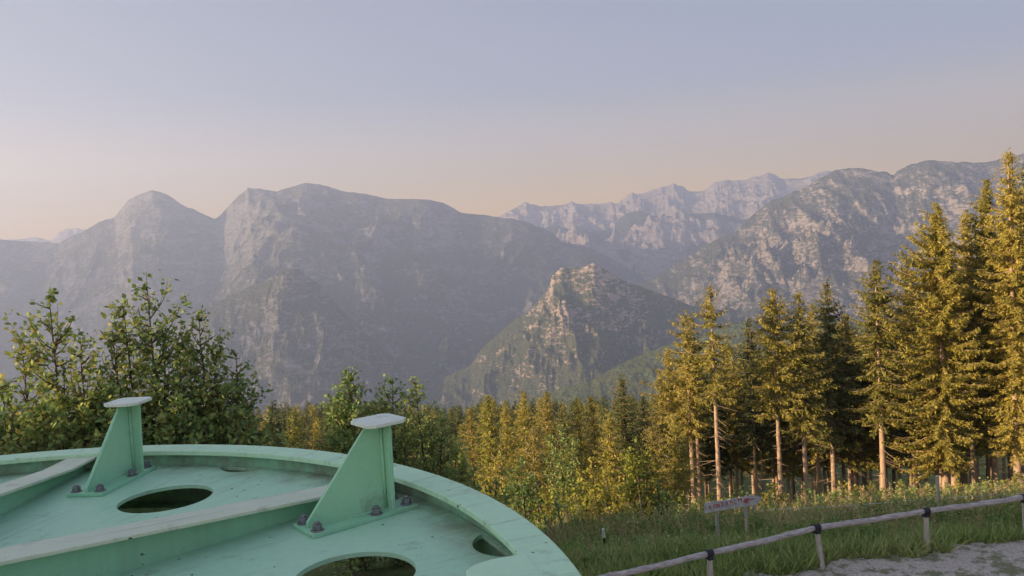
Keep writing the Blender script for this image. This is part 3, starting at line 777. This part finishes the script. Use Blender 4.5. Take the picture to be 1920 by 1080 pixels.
broadleaf('leafy_tree', [(376, 598, 0), (438, 668, .2), (405, 640, -.2), (350, 650, .3), (455, 730, 0), (400, 700, -.3)], 13.5,
          'leafy young tree with a rounded shoulder at the right of the left group', 53, group=LEFTG, leaf=.088, dens=1.18, spread=.75)
lows = [((30, 745), 11.5, 'low leafy shrub at the left frame edge behind the rim'), ((120, 740), 12.2, 'low leafy shrub under the sparse topped tree'),
        ((215, 735), 12.2, 'low leafy shrub behind the top plate of the left bracket'), ((310, 720), 12.6, 'yellowish leafy shrub right of the left bracket'),
        ((400, 735), 13.2, 'leafy shrub below the rounded shoulder tree'), ((470, 790), 13.8, 'rightmost low shrub of the left group, reaching over the rim')]
for i, (tp, d, lab) in enumerate(lows):
    u, v = tp
    broadleaf('leafy_shrub', [(u, v, 0), (u - 38, v + 25, .3), (u + 36, v + 28, -.3), (u - 10, v + 50, -.5), (u + 18, v + 55, .5)], d, lab, 61 + i,
              mat='leaf', group='leafy shrubs behind the left half of the wheel', dens=1.35, leaf=.09, spread=.9, cat='shrub', bushy=1.25)
MIDG = 'leafy saplings behind the right bracket'
broadleaf('leafy_tree', [(655, 690, 0), (668, 730, .3), (640, 705, 0), (690, 760, .3), (640, 770, -.4)], 20, 'sapling with a forked orange tinted top left of the right bracket', 71, mat='leaf', group=MIDG, dens=1.2, spread=.9, leaf=.095)
broadleaf('leafy_tree', [(736, 708, 0), (718, 750, .4), (760, 760, -.3)], 20.5, 'sapling with a dark tuft rising just above the right bracket', 72, group=MIDG, dens=1.15, spread=.8, leaf=.095)
broadleaf('leafy_tree', [(778, 711, 0), (800, 760, .4), (822, 780, 0)], 21, 'sapling with a small lone tuft right of the right bracket', 73, group=MIDG, dens=1.15, spread=.85, leaf=.095)
broadleaf('leafy_shrub', [(632, 800, 0), (650, 820, 0)], 19, 'low shrub over the rim left of the right bracket', 74, group=MIDG, dens=1.2, spread=.9, leaf=.11, cat='shrub')
broadleaf('leafy_shrub', [(700, 790, 0), (760, 800, .3), (730, 830, 0)], 21, 'low shrub directly behind the right bracket', 75, group=MIDG, dens=1.2, spread=.9, leaf=.11, cat='shrub')
broadleaf('leafy_shrub', [(805, 805, 0), (850, 825, .3), (820, 850, 0), (870, 860, 0)], 23, 'pale green shrub between the right bracket and the golden conifers', 76, group=MIDG, dens=1.2, spread=1.0, leaf=.11, cat='shrub')
broadleaf('leafy_shrub', [(890, 880, 0), (930, 900, .3), (850, 890, 0)], 22, 'green shrub hugging the outside of the rim on the right', 77, group=MIDG, dens=1.2, spread=1.0, leaf=.11, cat='shrub')
SHR = 'yellow green shrubs at the meadow edge'
shr = [((1195, 822), 30, 'leaf_gold', 'tall yellow green birch sapling left of the signboard'), ((1130, 880), 29, 'leaf_gold', 'yellow green shrub left of the tall birch sapling'),
       ((1075, 905), 28, 'leaf_gold', 'golden shrub close to the rim near the fence end'), ((1165, 930), 27, 'leaf_gold', 'low yellow shrub behind the steel fence stake'),
       ((1235, 900), 30, 'leaf', 'green shrub between the birch sapling and the signboard'), ((1280, 930), 31, 'leaf_gold', 'small yellowish shrub just left of the signboard'),
       ((1020, 925), 29, 'leaf_gold', 'golden shrub half hidden by the rim'), ((1690, 905), 40, 'leaf', 'pale green shrub at the foot of the big dense spruce'), 
       ((1580, 900), 38, 'leaf_gold', 'yellow shrub in front of the dark gap in the trunks'), ((975, 860), 30, 'leaf', 'dull green shrub behind the rim below the golden clump')]
for i, (tp, d, mt, lab) in enumerate(shr):
    u, v = tp
    broadleaf('leafy_shrub', [(u, v, 0), (u - 22, v + 28, .4), (u + 22, v + 30, -.3), (u + 4, v + 48, -.5)], d, lab, 81 + i, mat=mt, group=SHR, dens=.8, spread=.95, leaf=.13, cat='shrub')

UND = 'low shrubs along the foot of the tall row'
und = [((1330, 925), 38, 'leaf_gold', 'low yellowish shrub behind the left half of the signboard'), ((1392, 915), 39, 'leaf', 'green undergrowth shrub behind the tip of the signboard'),
       ((1452, 912), 40, 'leaf_gold', 'first low shrub to the right of the signboard'), ((1512, 918), 39, 'leaf', 'second low shrub to the right of the signboard'),
       ((1632, 905), 40, 'leaf_gold', 'shrub at the foot of the ragged tall spruce'), ((1738, 912), 38, 'leaf', 'low shrub just left of the tall grey wire fence post'),
       ((1800, 905), 39, 'leaf_gold', 'yellowish shrub beside the thick bare reddish trunk'), ((1850, 900), 39, 'leaf', 'low green shrub between the bare reddish trunk and the tallest spruce'),
       ((1905, 890), 38, 'leaf_gold', 'yellowish shrub under the tallest spruce at the right frame edge')]
for i, (tp, d, mt, lab) in enumerate(und):
    u, v = tp
    broadleaf('leafy_shrub', [(u, v, 0), (u - 20, v + 14, .4), (u + 20, v + 16, -.3)], d, lab, 181 + i, mat=mt, group=UND, dens=.8, spread=.9, leaf=.15, cat='shrub')
NEAR = 'tangled shrubs beside the right edge of the wheel'
near = [((1095, 960), 25, 'leaf_gold', 'golden tangled shrub next to the dark steel stake, on its left'), ((1048, 950), 25.5, 'leaf', 'green tangled shrub overlapped by the rim at its right end'),
        ((1168, 962), 25.5, 'leaf', 'green tangled shrub right of the dark steel stake'), ((1222, 955), 26, 'leaf_gold', 'golden tangled shrub halfway between the steel stake and the signboard'),
        ((1110, 860), 33, 'leaf_gold', 'tall loose golden shrub above the dark steel stake'), ((1050, 800), 36, 'leaf', 'tall loose green shrub among the young conifers')]
for i, (tp, d, mt, lab) in enumerate(near):
    u, v = tp
    broadleaf('leafy_shrub', [(u, v, 0), (u - 26, v + 22, .4), (u + 26, v + 24, -.3)], d, lab, 281 + i, mat=mt, group=NEAR, dens=.9, spread=.9, leaf=.12, cat='shrub')

# ------------------------------------------------------------------ meadow: grass blades and tall herbs (uncountable)
rs = np.random.RandomState(9)
def meadow(name, n, ylo, yhi, ulo, uhi, hlo, hhi, w, mat, lean=0.35, patch=None, seed=1):
    rs = np.random.RandomState(seed)
    y = ylo + (yhi - ylo) * rs.rand(n) ** 1.3; u = ulo + (uhi - ulo) * rs.rand(n); x = (u - 960) / F * y * 1.02
    if patch:
        k = fbm(x / patch, y / patch, seed + 3, 3) > 0.5; x = x[k]; y = y[k]
    ed = 16.50 + 0.157 * x + (fbm(x / 0.8, y / 0.8, 11, 5) - 0.5) * 1.1
    k = y > ed - 0.05; x = x[k]; y = y[k]; m = len(x)
    z = ground_z(x, y) - 0.02
    h = (hlo + (hhi - hlo) * rs.rand(m) ** 1.5)
    P = np.stack([x, y, z], 1); A = np.stack([rs.randn(m) * lean, rs.randn(m) * lean, np.ones(m)], 1) * h[:, None]
    B = unit(np.cross(A, rs.randn(m, 3))) * (w * (0.6 + 0.8 * rs.rand(m)))[:, None]
    V, Fq = quads_from(P, A, B)
    tag(link(name, mesh(name, V, Fq, M[mat])), kind='stuff')
meadow('meadow_grass', 120000, 15.0, 30, 1020, 1990, 0.10, 0.48, 0.013, 'grass', 0.45, seed=21)
meadow('meadow_grass', 60000, 26, 54, 900, 1990, 0.12, 0.5, 0.024, 'grass', 0.4, seed=22)
def herbs(name, n, ylo, yhi, ulo, uhi, hlo, hhi, mat, seed, leaf=0.10):
    rs = np.random.RandomState(seed); LP = []; LA = []; LB = []; P0 = []; P1 = []
    y = ylo + (yhi - ylo) * rs.rand(n); u = ulo + (uhi - ulo) * rs.rand(n); x = (u - 960) / F * y * 1.02
    k = (fbm(x / 2.5, y / 2.5, seed, 3) > 0.47) & (y > 17.9 + 0.12 * x - 0.004 * x * x); x = x[k]; y = y[k]
    z = ground_z(x, y)
    for i in range(len(x)):
        h = hlo + (hhi - hlo) * rs.rand(); b = np.array([x[i], y[i], z[i]]); t = b + np.array([rs.randn() * .12, rs.randn() * .12, h])
        P0.append(b); P1.append(t); m = int(12 + h * 22)
        f = 0.2 + 0.85 * rs.rand(m); p = b + (t - b) * f[:, None]
        v = unit(rs.randn(m, 3) + np.array([0, 0, .3])); s = leaf * (0.5 + rs.rand(m))[:, None]
        LP.append(p); LA.append(v * s); LB.append(unit(np.cross(v, rs.randn(m, 3))) * s * 0.28)
    V, Fq = join([quads_from(*map(np.concatenate, (LP, LA, LB))), sticks(np.array(P0), np.array(P1), 0.008, 0.004)])
    tag(link(name, mesh(name, V, Fq, M[mat])), kind='stuff')
herbs('meadow_herbs', 2900, 17.5, 30, 1040, 1990, 0.2, 0.68, 'herb', 31, 0.075)
herbs('meadow_herbs', 500, 16.5, 25, 1040, 1450, 0.2, 0.5, 'grass', 34, 0.08)
herbs('meadow_herbs', 1300, 30, 50, 1100, 1990, 0.3, 0.95, 'herb', 32, 0.12)
herbs('meadow_herbs', 260, 19, 28, 1040, 1990, 0.6, 1.05, 'herb', 36, 0.07)
herbs('dry_stalks', 500, 18, 28, 1050, 1990, 0.3, 0.8, 'dry', 35, 0.06)
herbs('dry_stalks', 800, 26, 47, 1050, 1990, 0.4, 1.1, 'dry', 33, 0.09)
meadow('dry_stalks', 16000, 22, 50, 1000, 1990, 0.2, 0.8, 0.016, 'dry', 0.4, seed=24)
# flat short turf along the track
meadow('turf', 50000, 16.5, 20, 1300, 1990, 0.03, 0.12, 0.012, 'grass', 0.8, seed=23)

# ------------------------------------------------------------------ wooden rail fence
fx = [(-0.5, 14.6), (1.86, 15.6), (4.15, 16.45), (6.68, 17.4), (9.35, 18.0), (12.1, 18.45), (15.0, 18.8)]
fence = empty('rail_fence', (4.15, 16.45, float(ground_z(4.15, 16.45)))); tag(fence, 'weathered grey rail fence with black straps along the gravel track', 'fence')
fo_ = Vector(fence.location)
rail_pts = []
targets = {1: (1140, 1081), 2: (1330, 1037), 3: (1531, 989), 4: (1736, 958), 5: (1921, 932)}
for i, (x, y) in enumerate(fx):
    if i in targets:
        u, v = targets[i]; X, Y, Z = ray(u, v)
        t = y / Y; p = Vector((float(X * t), y, float(Z * t)))
    else:
        p = Vector((x, y, float(ground_z(x, y)) + 0.98))
    rail_pts.append(p)
for i, p in enumerate(rail_pts):
    if i in (1,): continue
    zg = float(ground_z(p.x, p.y))
    mb = MB(); lean = 0.10 if i == 3 else 0.0
    mb.tube([Vector((p.x + lean + 0.02, p.y, zg - 0.3)) - fo_, Vector((p.x + lean * .5, p.y, (zg + p.z) / 2)) - fo_, Vector((p.x, p.y, p.z - 0.03)) - fo_], [0.062, 0.058, 0.055], 10)
    mb.build('post', M['post'], fence, smooth=False)
for i in range(len(rail_pts) - 1):
    a, b = rail_pts[i], rail_pts[i+1]
    if i == 1: pass
    mb = MB(); mid = (a + b) / 2 + Vector((0, 0, 0.012))
    seg_pts = []
    for k in range(13):
        t = k / 12; q = a.lerp(b, t) + Vector((0, 0, -0.02 * math.sin(t * math.pi) + 0.006 * math.sin(t * 17 + i)))
        seg_pts.append(q - fo_)
    mb.tube(seg_pts, [0.062 + 0.004 * math.sin(k * 1.7 + i * 2) for k in range(13)], 12)
    mb.build('rail', M['rail'], fence, smooth=True)
for i, p in enumerate(rail_pts):
    if i in (0, 1, 6): continue
    d = (rail_pts[i+1] - rail_pts[i-1]).normalized()
    mb = MB(); mb.tube([p - d * 0.075 - fo_, p + d * 0.075 - fo_], 0.074, 14)
    mb.box(p - fo_ + Vector((0, -0.0, -0.09)), (0.12, 0.13, 0.08), math.atan2(d.y, d.x))
    mb.build('strap', M['strap'], fence)

# ------------------------------------------------------------------ wire fence behind
wf = empty('wire_fence', (0, 0, 0)); pw = []
for (u, v, d, kind, hh) in ((1131, 992, 20.0, 'steel', 0), (1411, 932, 25.0, 'wood', 0), (1757, 893, 25.5, 'wood', 0), (2080, 880, 25.5, 'wood', 0)):
    x, y, z = (float(a) for a in at(u, v, d)); pw.append((x, y, z, kind))
wf.location = (pw[1][0], pw[1][1], float(ground_z(pw[1][0], pw[1][1]))); wo = Vector(wf.location)
tag(wf, 'wire fence with pale tape strung between posts in front of the forest', 'fence')
for x, y, z, kind in pw:
    zg = float(ground_z(x, y)); mb = MB()
    if kind == 'steel':
        mb.tube([Vector((x + .04, y, zg - .2)) - wo, Vector((x, y, z)) - wo], 0.028, 6)
        o = mb.build('post', M['strap'], wf); tag(o, 'dark steel stake with a pale cap')
        cb = MB(); cb.tube([Vector((x + .012, y, z - 0.22)) - wo, Vector((x - .002, y, z + 0.01)) - wo], 0.038, 8); cb.build('post_cap', M['wire'], o)
    else:
        mb.tube([Vector((x + .05, y, zg - .2)) - wo, Vector((x, y, z)) - wo], [0.065, 0.055], 8); mb.build('post', M['post'], wf)
def wire(u0, v0, d0, u1, v1, d1, sag, r=0.011):
    a = Vector([float(q) for q in at(u0, v0, d0)]); b = Vector([float(q) for q in at(u1, v1, d1)]); mb = MB()
    mb.tube([a.lerp(b, k / 10) - wo - Vector((0, 0, sag * math.sin(k / 10 * math.pi))) for k in range(11)], r, 5); mb.build('wire', M['wire'], wf)
wire(1133, 1036, 20.0, 1405, 978, 25.0, -0.10); wire(1411, 957, 25.0, 1757, 934, 25.5, 0.05); wire(1757, 934, 25.5, 2080, 914, 25.5, 0.03)
wire(1757, 962, 25.5, 2080, 938, 25.5, 0.02)

# ------------------------------------------------------------------ wooden direction sign
sgx, sgy, sgz = (float(a) for a in at(1372, 952, 20.5))
sg = empty('direction_sign', (sgx, sgy, float(ground_z(sgx, sgy)))); tag(sg, 'weathered wooden arrow signboard with faded red lettering on two stakes', 'sign')
so = Vector(sg.location)
pl_ = Vector([float(a) for a in at(1321, 952, 20.4)]); pr_ = Vector([float(a) for a in at(1428, 935, 20.7)])
ex = (pr_ - pl_).normalized(); ez = Vector((0, 0, 1)); ez = (ez - ex * ez.dot(ex)).normalized(); ey = ez.cross(ex)   # ey points away from viewer
W = (pr_ - pl_).length; hh = 0.135
out = [(0, -hh), (W * 0.86, -hh * 0.95), (W * 0.90, -hh * 0.80), (W, hh * 0.25), (W * 0.97, hh * 0.45), (W * 0.80, hh * 1.10), (W * 0.78, hh * 0.97), (W * 0.4, hh * 0.9), (0, hh * 0.92)]
mb = MB(); nb = len(out)
mb.prism(out, -0.0, 0.025)
bd = mb.build('board', M['board'], sg)
rot = Matrix((ex, ez, -ey)).transposed().to_4x4()
bd.matrix_local = Matrix.Translation(pl_ - so) @ rot
def text_mesh(body, size, extrude=0.003):
    cu = D.curves.new('t', 'FONT'); cu.body = body; cu.size = size; cu.extrude = extrude; cu.resolution_u = 3; cu.offset = 0.0
    o = D.objects.new('t', cu); COL.objects.link(o); dg = bpy.context.evaluated_depsgraph_get()
    me = D.meshes.new_from_object(o.evaluated_get(dg)); D.objects.remove(o); return me
tx = 0.10
for i, ch in enumerate('ROBERALM'):
    me = text_mesh(ch, 0.155); me.materials.clear(); me.materials.append(M['red'])
    o = link('letter', me, bd); o.location = (tx, -0.055 + (0.012 if i % 2 else -0.006) + 0.007 * i, 0.028); o.rotation_euler = (0, 0, rnd.uniform(-.08, .12)); tx += 0.118
mb = MB()
for a, b in (((1.08, 0.02), (1.40, 0.035)), ((1.08, 0.02), (1.16, 0.085)), ((1.08, 0.02), (1.17, -0.045)), ((1.14, 0.022), (1.22, 0.085)), ((1.14, 0.022), (1.23, -0.04))):
    dx, dy = b[0] - a[0], b[1] - a[1]; l = math.hypot(dx, dy); nx, ny = -dy / l * 0.011, dx / l * 0.011
    mb.prism([(a[0]-nx, a[1]-ny), (b[0]-nx, b[1]-ny), (b[0]+nx, b[1]+ny), (a[0]+nx, a[1]+ny)], 0.0255, 0.030 + 0.0004 * len(mb.V))
mb.build('arrow_mark', M['red'], bd)
for u, v in ((1343, 955), (1397, 944)):
    x, y, z = (float(a) for a in at(u, v, 20.78)); zg = float(ground_z(x, y)); mb = MB()
    mb.tube([Vector((x + .03, y, zg - .3)) - so, Vector((x, y, z + 0.05)) - so], [0.05, 0.045], 8); mb.build('stake', M['post'], sg)

# ------------------------------------------------------------------ the big green lift wheel
CX, CY = -1.684, 1.321
ZR, ZD = -0.700, -0.765
RO, RI, RW = 1.825, 1.726, 1.768
wheel = empty('lift_wheel', (CX, CY, float(ground_z(CX, CY)))); tag(wheel, 'big mint green painted steel lift wheel lying flat with spokes and round cutouts', 'lift wheel')
wz = wheel.location.z
def wbuild(mb, name, mat, parent=None, bevel=0.0, smooth=False, origin=None):
    ox = Vector((CX, CY, wz)) if origin is None else Vector(origin)
    mb.V = [(v[0] - ox.x, v[1] - ox.y, v[2] - ox.z) for v in mb.V]
    return mb.build(name, mat, wheel if parent is None else parent, bevel, smooth)
def P(r, deg): return (CX + r * math.cos(math.radians(deg)), CY + r * math.sin(math.radians(deg)))
def frame(deg):
    a = math.radians(deg); return Vector((math.cos(a), math.sin(a), 0)), Vector((-math.sin(a), math.cos(a), 0))
# disc with round cutouts
N_ = 240
outer = [P(RW - 0.004, 360 * i / N_) for i in range(N_)]
holes = [[P(0.22, -360 * i / 48) for i in range(48)]]
BEAM0 = 45.3
for k in range(8):
    c = P(1.385, BEAM0 - 21.4 + 45 * k)
    holes.append([(c[0] + 0.147 * math.cos(-2*math.pi*i/48), c[1] + 0.147 * math.sin(-2*math.pi*i/48)) for i in range(48)])
    # cutout at the rim: clipped circle
    ca = BEAM0 - 21.6 + 45 * k; c = P(1.795, ca); pts = []
    for i in range(72):
        a = 2 * math.pi * i / 72; q = (c[0] + 0.102 * math.cos(a), c[1] + 0.102 * math.sin(a)); r = math.hypot(q[0] - CX, q[1] - CY)
        pts.append((r, q))
    j = next(i for i in range(72) if pts[i][0] > RW - 0.010 and pts[(i+1) % 72][0] <= RW - 0.010)
    pts = [pts[(j + 1 + i) % 72] for i in range(72)]; pts = [q for r, q in pts if r <= RW - 0.010]
    holes.append(pts[::-1])
cu = D.curves.new('disc', 'CURVE'); cu.dimensions = '2D'; cu.fill_mode = 'BOTH'; cu.extrude = 0.006
for l in [outer] + holes:
    spl = cu.splines.new('POLY'); spl.points.add(len(l) - 1); spl.use_cyclic_u = True
    spl.points.foreach_set('co', np.array([(p[0] - CX, p[1] - CY, 0, 1) for p in l], np.float32).ravel())
o = D.objects.new('t', cu); COL.objects.link(o); me = D.meshes.new_from_object(o.evaluated_get(bpy.context.evaluated_depsgraph_get())); D.objects.remove(o)
me.materials.clear(); me.materials.append(M['disc'])
link('disc', me, wheel, (0, 0, ZD - 0.006 - wz))
mb = MB(); mb.revolve([(RI, ZR), (RI, ZR - 0.018), (RO, ZR - 0.018), (RO, ZR)], (CX, CY), 240); wbuild(mb, 'rim', M['rim'], bevel=0.003)
mb = MB(); mb.revolve([(RW, ZR - 0.018), (RW, ZR - 0.21), (RW + 0.012, ZR - 0.21), (RW + 0.012, ZR - 0.018)], (CX, CY), 240); wbuild(mb, 'rim_wall', M['paint'])
mb = MB(); mb.revolve([(RI - 0.03, ZR - 0.21), (RI - 0.03, ZR - 0.228), (RO, ZR - 0.228), (RO, ZR - 0.21)], (CX, CY), 240); wbuild(mb, 'lower_rim', M['rim'], bevel=0.003)
mb = MB(); mb.revolve([(0.21, -0.55), (0.30, -0.57), (0.30, -1.05), (0.21, -1.05)], (CX, CY), 64); wbuild(mb, 'hub', M['paint'], bevel=0.004)
mb = MB(); mb.revolve([(0.0, -0.50), (0.20, -0.50), (0.20, -1.3), (0.42, -1.35), (0.42, wz - 0.3), (0.0, wz - 0.3)], (CX, CY), 48, False)
wbuild(mb, 'support_column', M['concrete'], smooth=False)
# gusset plate on the rim at the lower right, flush with the rim's top
gp_ = []
aa = 15.2
for a in np.linspace(-aa, aa, 25): gp_.append(P(RI + 0.018, BEAM0 - 45 + a))
for a in np.linspace(aa, aa - 1.3, 4): gp_.append(P(1.66, BEAM0 - 45 + a) if a == aa else P(1.60 + 0.06 * max(0, 1 - ((aa - a) / 1.3)) ** 2, BEAM0 - 45 + a))
for a in np.linspace(aa - 1.3, -aa + 1.3, 25): gp_.append(P(1.595, BEAM0 - 45 + a))
gp_.append(P(1.66, BEAM0 - 45 - aa))
for k in (0, 4):
    ring = [(CX + (x - CX) * math.cos(k*math.pi/4) - (y - CY) * math.sin(k*math.pi/4), CY + (x - CX) * math.sin(k*math.pi/4) + (y - CY) * math.cos(k*math.pi/4)) for x, y in gp_]
    mb = MB(); mb.prism(ring, ZR - 0.014, ZR + 0.0015); wbuild(mb, 'gusset_plate', M['rim'], bevel=0.003)
# spokes: top flange rising to the hub, web below
for k in range(8):
    ang = BEAM0 + 45 * k; er, et = frame(ang); r0, r1 = 0.28, RI + 0.012
    zt = lambda r: -0.7135 + 0.088 * (1.56 - r)
    def q(r, o, z): return Vector((CX, CY, 0)) + er * r + et * o + Vector((0, 0, z))
    root_ = None
    hw = 0.056; th = 0.010
    mb = MB(); V = []
    rr = [r0, 1.0, 1.56, r1]
    zz = [zt(r0), zt(1.0), zt(1.56), ZR - 0.0205 + th]
    zz[3] = zz[2]
    zz = [min(z, 0) for z in zz]
    for r, z in zip(rr, zz):
        V += [q(r, -hw, z), q(r, hw, z), q(r, hw, z - th), q(r, -hw, z - th)]
    Fs = [(0, 1, 2, 3), (15, 14, 13, 12)]
    for j in range(3):
        for m in range(4): Fs.append((j*4+m, j*4+4+m, j*4+4+(m+1) % 4, j*4+(m+1) % 4))
    mb.add(V, Fs); sp_o = wbuild(mb, 'spoke', M['chalk'], bevel=0.002)
    mb = MB(); V = []
    for r, z in zip(rr, zz):
        V += [q(r, -0.006, z - th), q(r, 0.006, z - th), q(r, 0.006, ZD), q(r, -0.006, ZD)]
    mb.add(V, Fs); wbuild(mb, 'web', M['paint'], sp_o)

def hexbolt(mb, c, r=0.0135, h=0.015):
    mb.prism([(c[0] + 0.019 * math.cos(a * math.pi / 10), c[1] + 0.019 * math.sin(a * math.pi / 10)) for a in range(20)], c[2], c[2] + 0.003)
    mb.prism([(c[0] + r * math.cos(a * math.pi / 3 + .3), c[1] + r * math.sin(a * math.pi / 3 + .3)) for a in range(6)], c[2] + 0.003, c[2] + 0.003 + h)
    mb.prism([(c[0] + 0.008 * math.cos(a * math.pi / 6), c[1] + 0.008 * math.sin(a * math.pi / 6)) for a in range(12)], c[2] + 0.003 + h, c[2] + h + 0.009)
def bracket(ang, dirang):
    base = Vector((*P(1.54, ang), ZD)); er, et = frame(dirang)
    b = MB(); r0, r1, hw = -0.165, 0.172, 0.066
    def q(r, o, z): return base + er * r + et * o + Vector((0, 0, z))
    def rect(mbx, pts, z0, z1):
        mbx.prism([tuple((base + er * a + et * o)[:2]) for a, o in pts], base.z + z0, base.z + z1)
    rect(b, [(r0, -hw), (r1, -hw), (r1, hw), (r0, hw)], 0.0003, 0.013)
    bp = wbuild(b, 'bracket', M['paint'], bevel=0.002)
    zt = 0.272
    # triangular gusset, radial and upright
    b = MB(); th = 0.0055; tri = [(r0 + 0.012, 0.013), (0.088, 0.013), (0.088, zt), (0.045, zt), (r0 + 0.012, 0.028)]; ot = -0.022
    V = [q(r, -th + ot * max(0, (r + .15) / .24), z) for r, z in tri] + [q(r, th + ot * max(0, (r + .15) / .24), z) for r, z in tri]; n = len(tri)
    b.add(V, [tuple(range(n)), tuple(range(2*n-1, n-1, -1))] + [(i, i+n, (i+1) % n + n, (i+1) % n) for i in range(n)])
    wbuild(b, 'gusset', M['paint'], bp, bevel=0.0015)
    # back plate, upright and across, slightly narrower at the top
    b = MB(); x0, x1 = 0.088, 0.099; w0, w1 = 0.060, 0.056
    V = [q(x0, -w0, .013), q(x1, -w0, .013), q(x1, w0 - .03, .013), q(x0, w0 - .03, .013), q(x0, -w1 - .012, zt), q(x1, -w1 - .012, zt), q(x1, w1 - .035, zt), q(x0, w1 - .035, zt)]
    b.add(V, [(0,3,2,1),(4,5,6,7),(0,1,5,4),(1,2,6,5),(2,3,7,6),(3,0,4,7)])
    wbuild(b, 'back_plate', M['paint'], bp, bevel=0.0015)
    # weld seam along the foot
    b = MB(); b.tube([q(r0 + .02, -0.008, .014), q(0.086, -0.030, .014), q(0.086, -0.058, .014)], 0.004, 6)
    b.tube([q(0.084, -0.030, .02), q(0.084, -0.030, zt - .004)], 0.005, 6); wbuild(b, 'weld', M['paint'], bp, smooth=True)
    # cap plate with clipped corners
    b = MB(); c0, c1, cw, k, co = 0.010, 0.142, 0.066, 0.020, -0.034
    zt += 0
    rect(b, [(a_, o_ + co) for a_, o_ in [(c0 + k, -cw), (c1 - k, -cw), (c1, -cw + k), (c1, cw - k), (c1 - k, cw), (c0 + k, cw), (c0, cw - k), (c0, -cw + k)]], zt, zt + 0.011)
    wbuild(b, 'cap_plate', M['cap'], bp, bevel=0.002)
    for r, o in ((-0.142, -0.043), (-0.142, 0.043), (0.040, -0.050), (0.052, 0.045), (0.148, -0.040), (0.148, 0.040)):
        b = MB(); hexbolt(b, q(r, o, 0.013)); wbuild(b, 'bolt', M['bolt'], bp, bevel=0.0008)
bracket(82.2, 83.8); bracket(39.4, 39.3)
for k in (4, 5): bracket(39.4 + 45 * k, 39.3 + 45 * k)
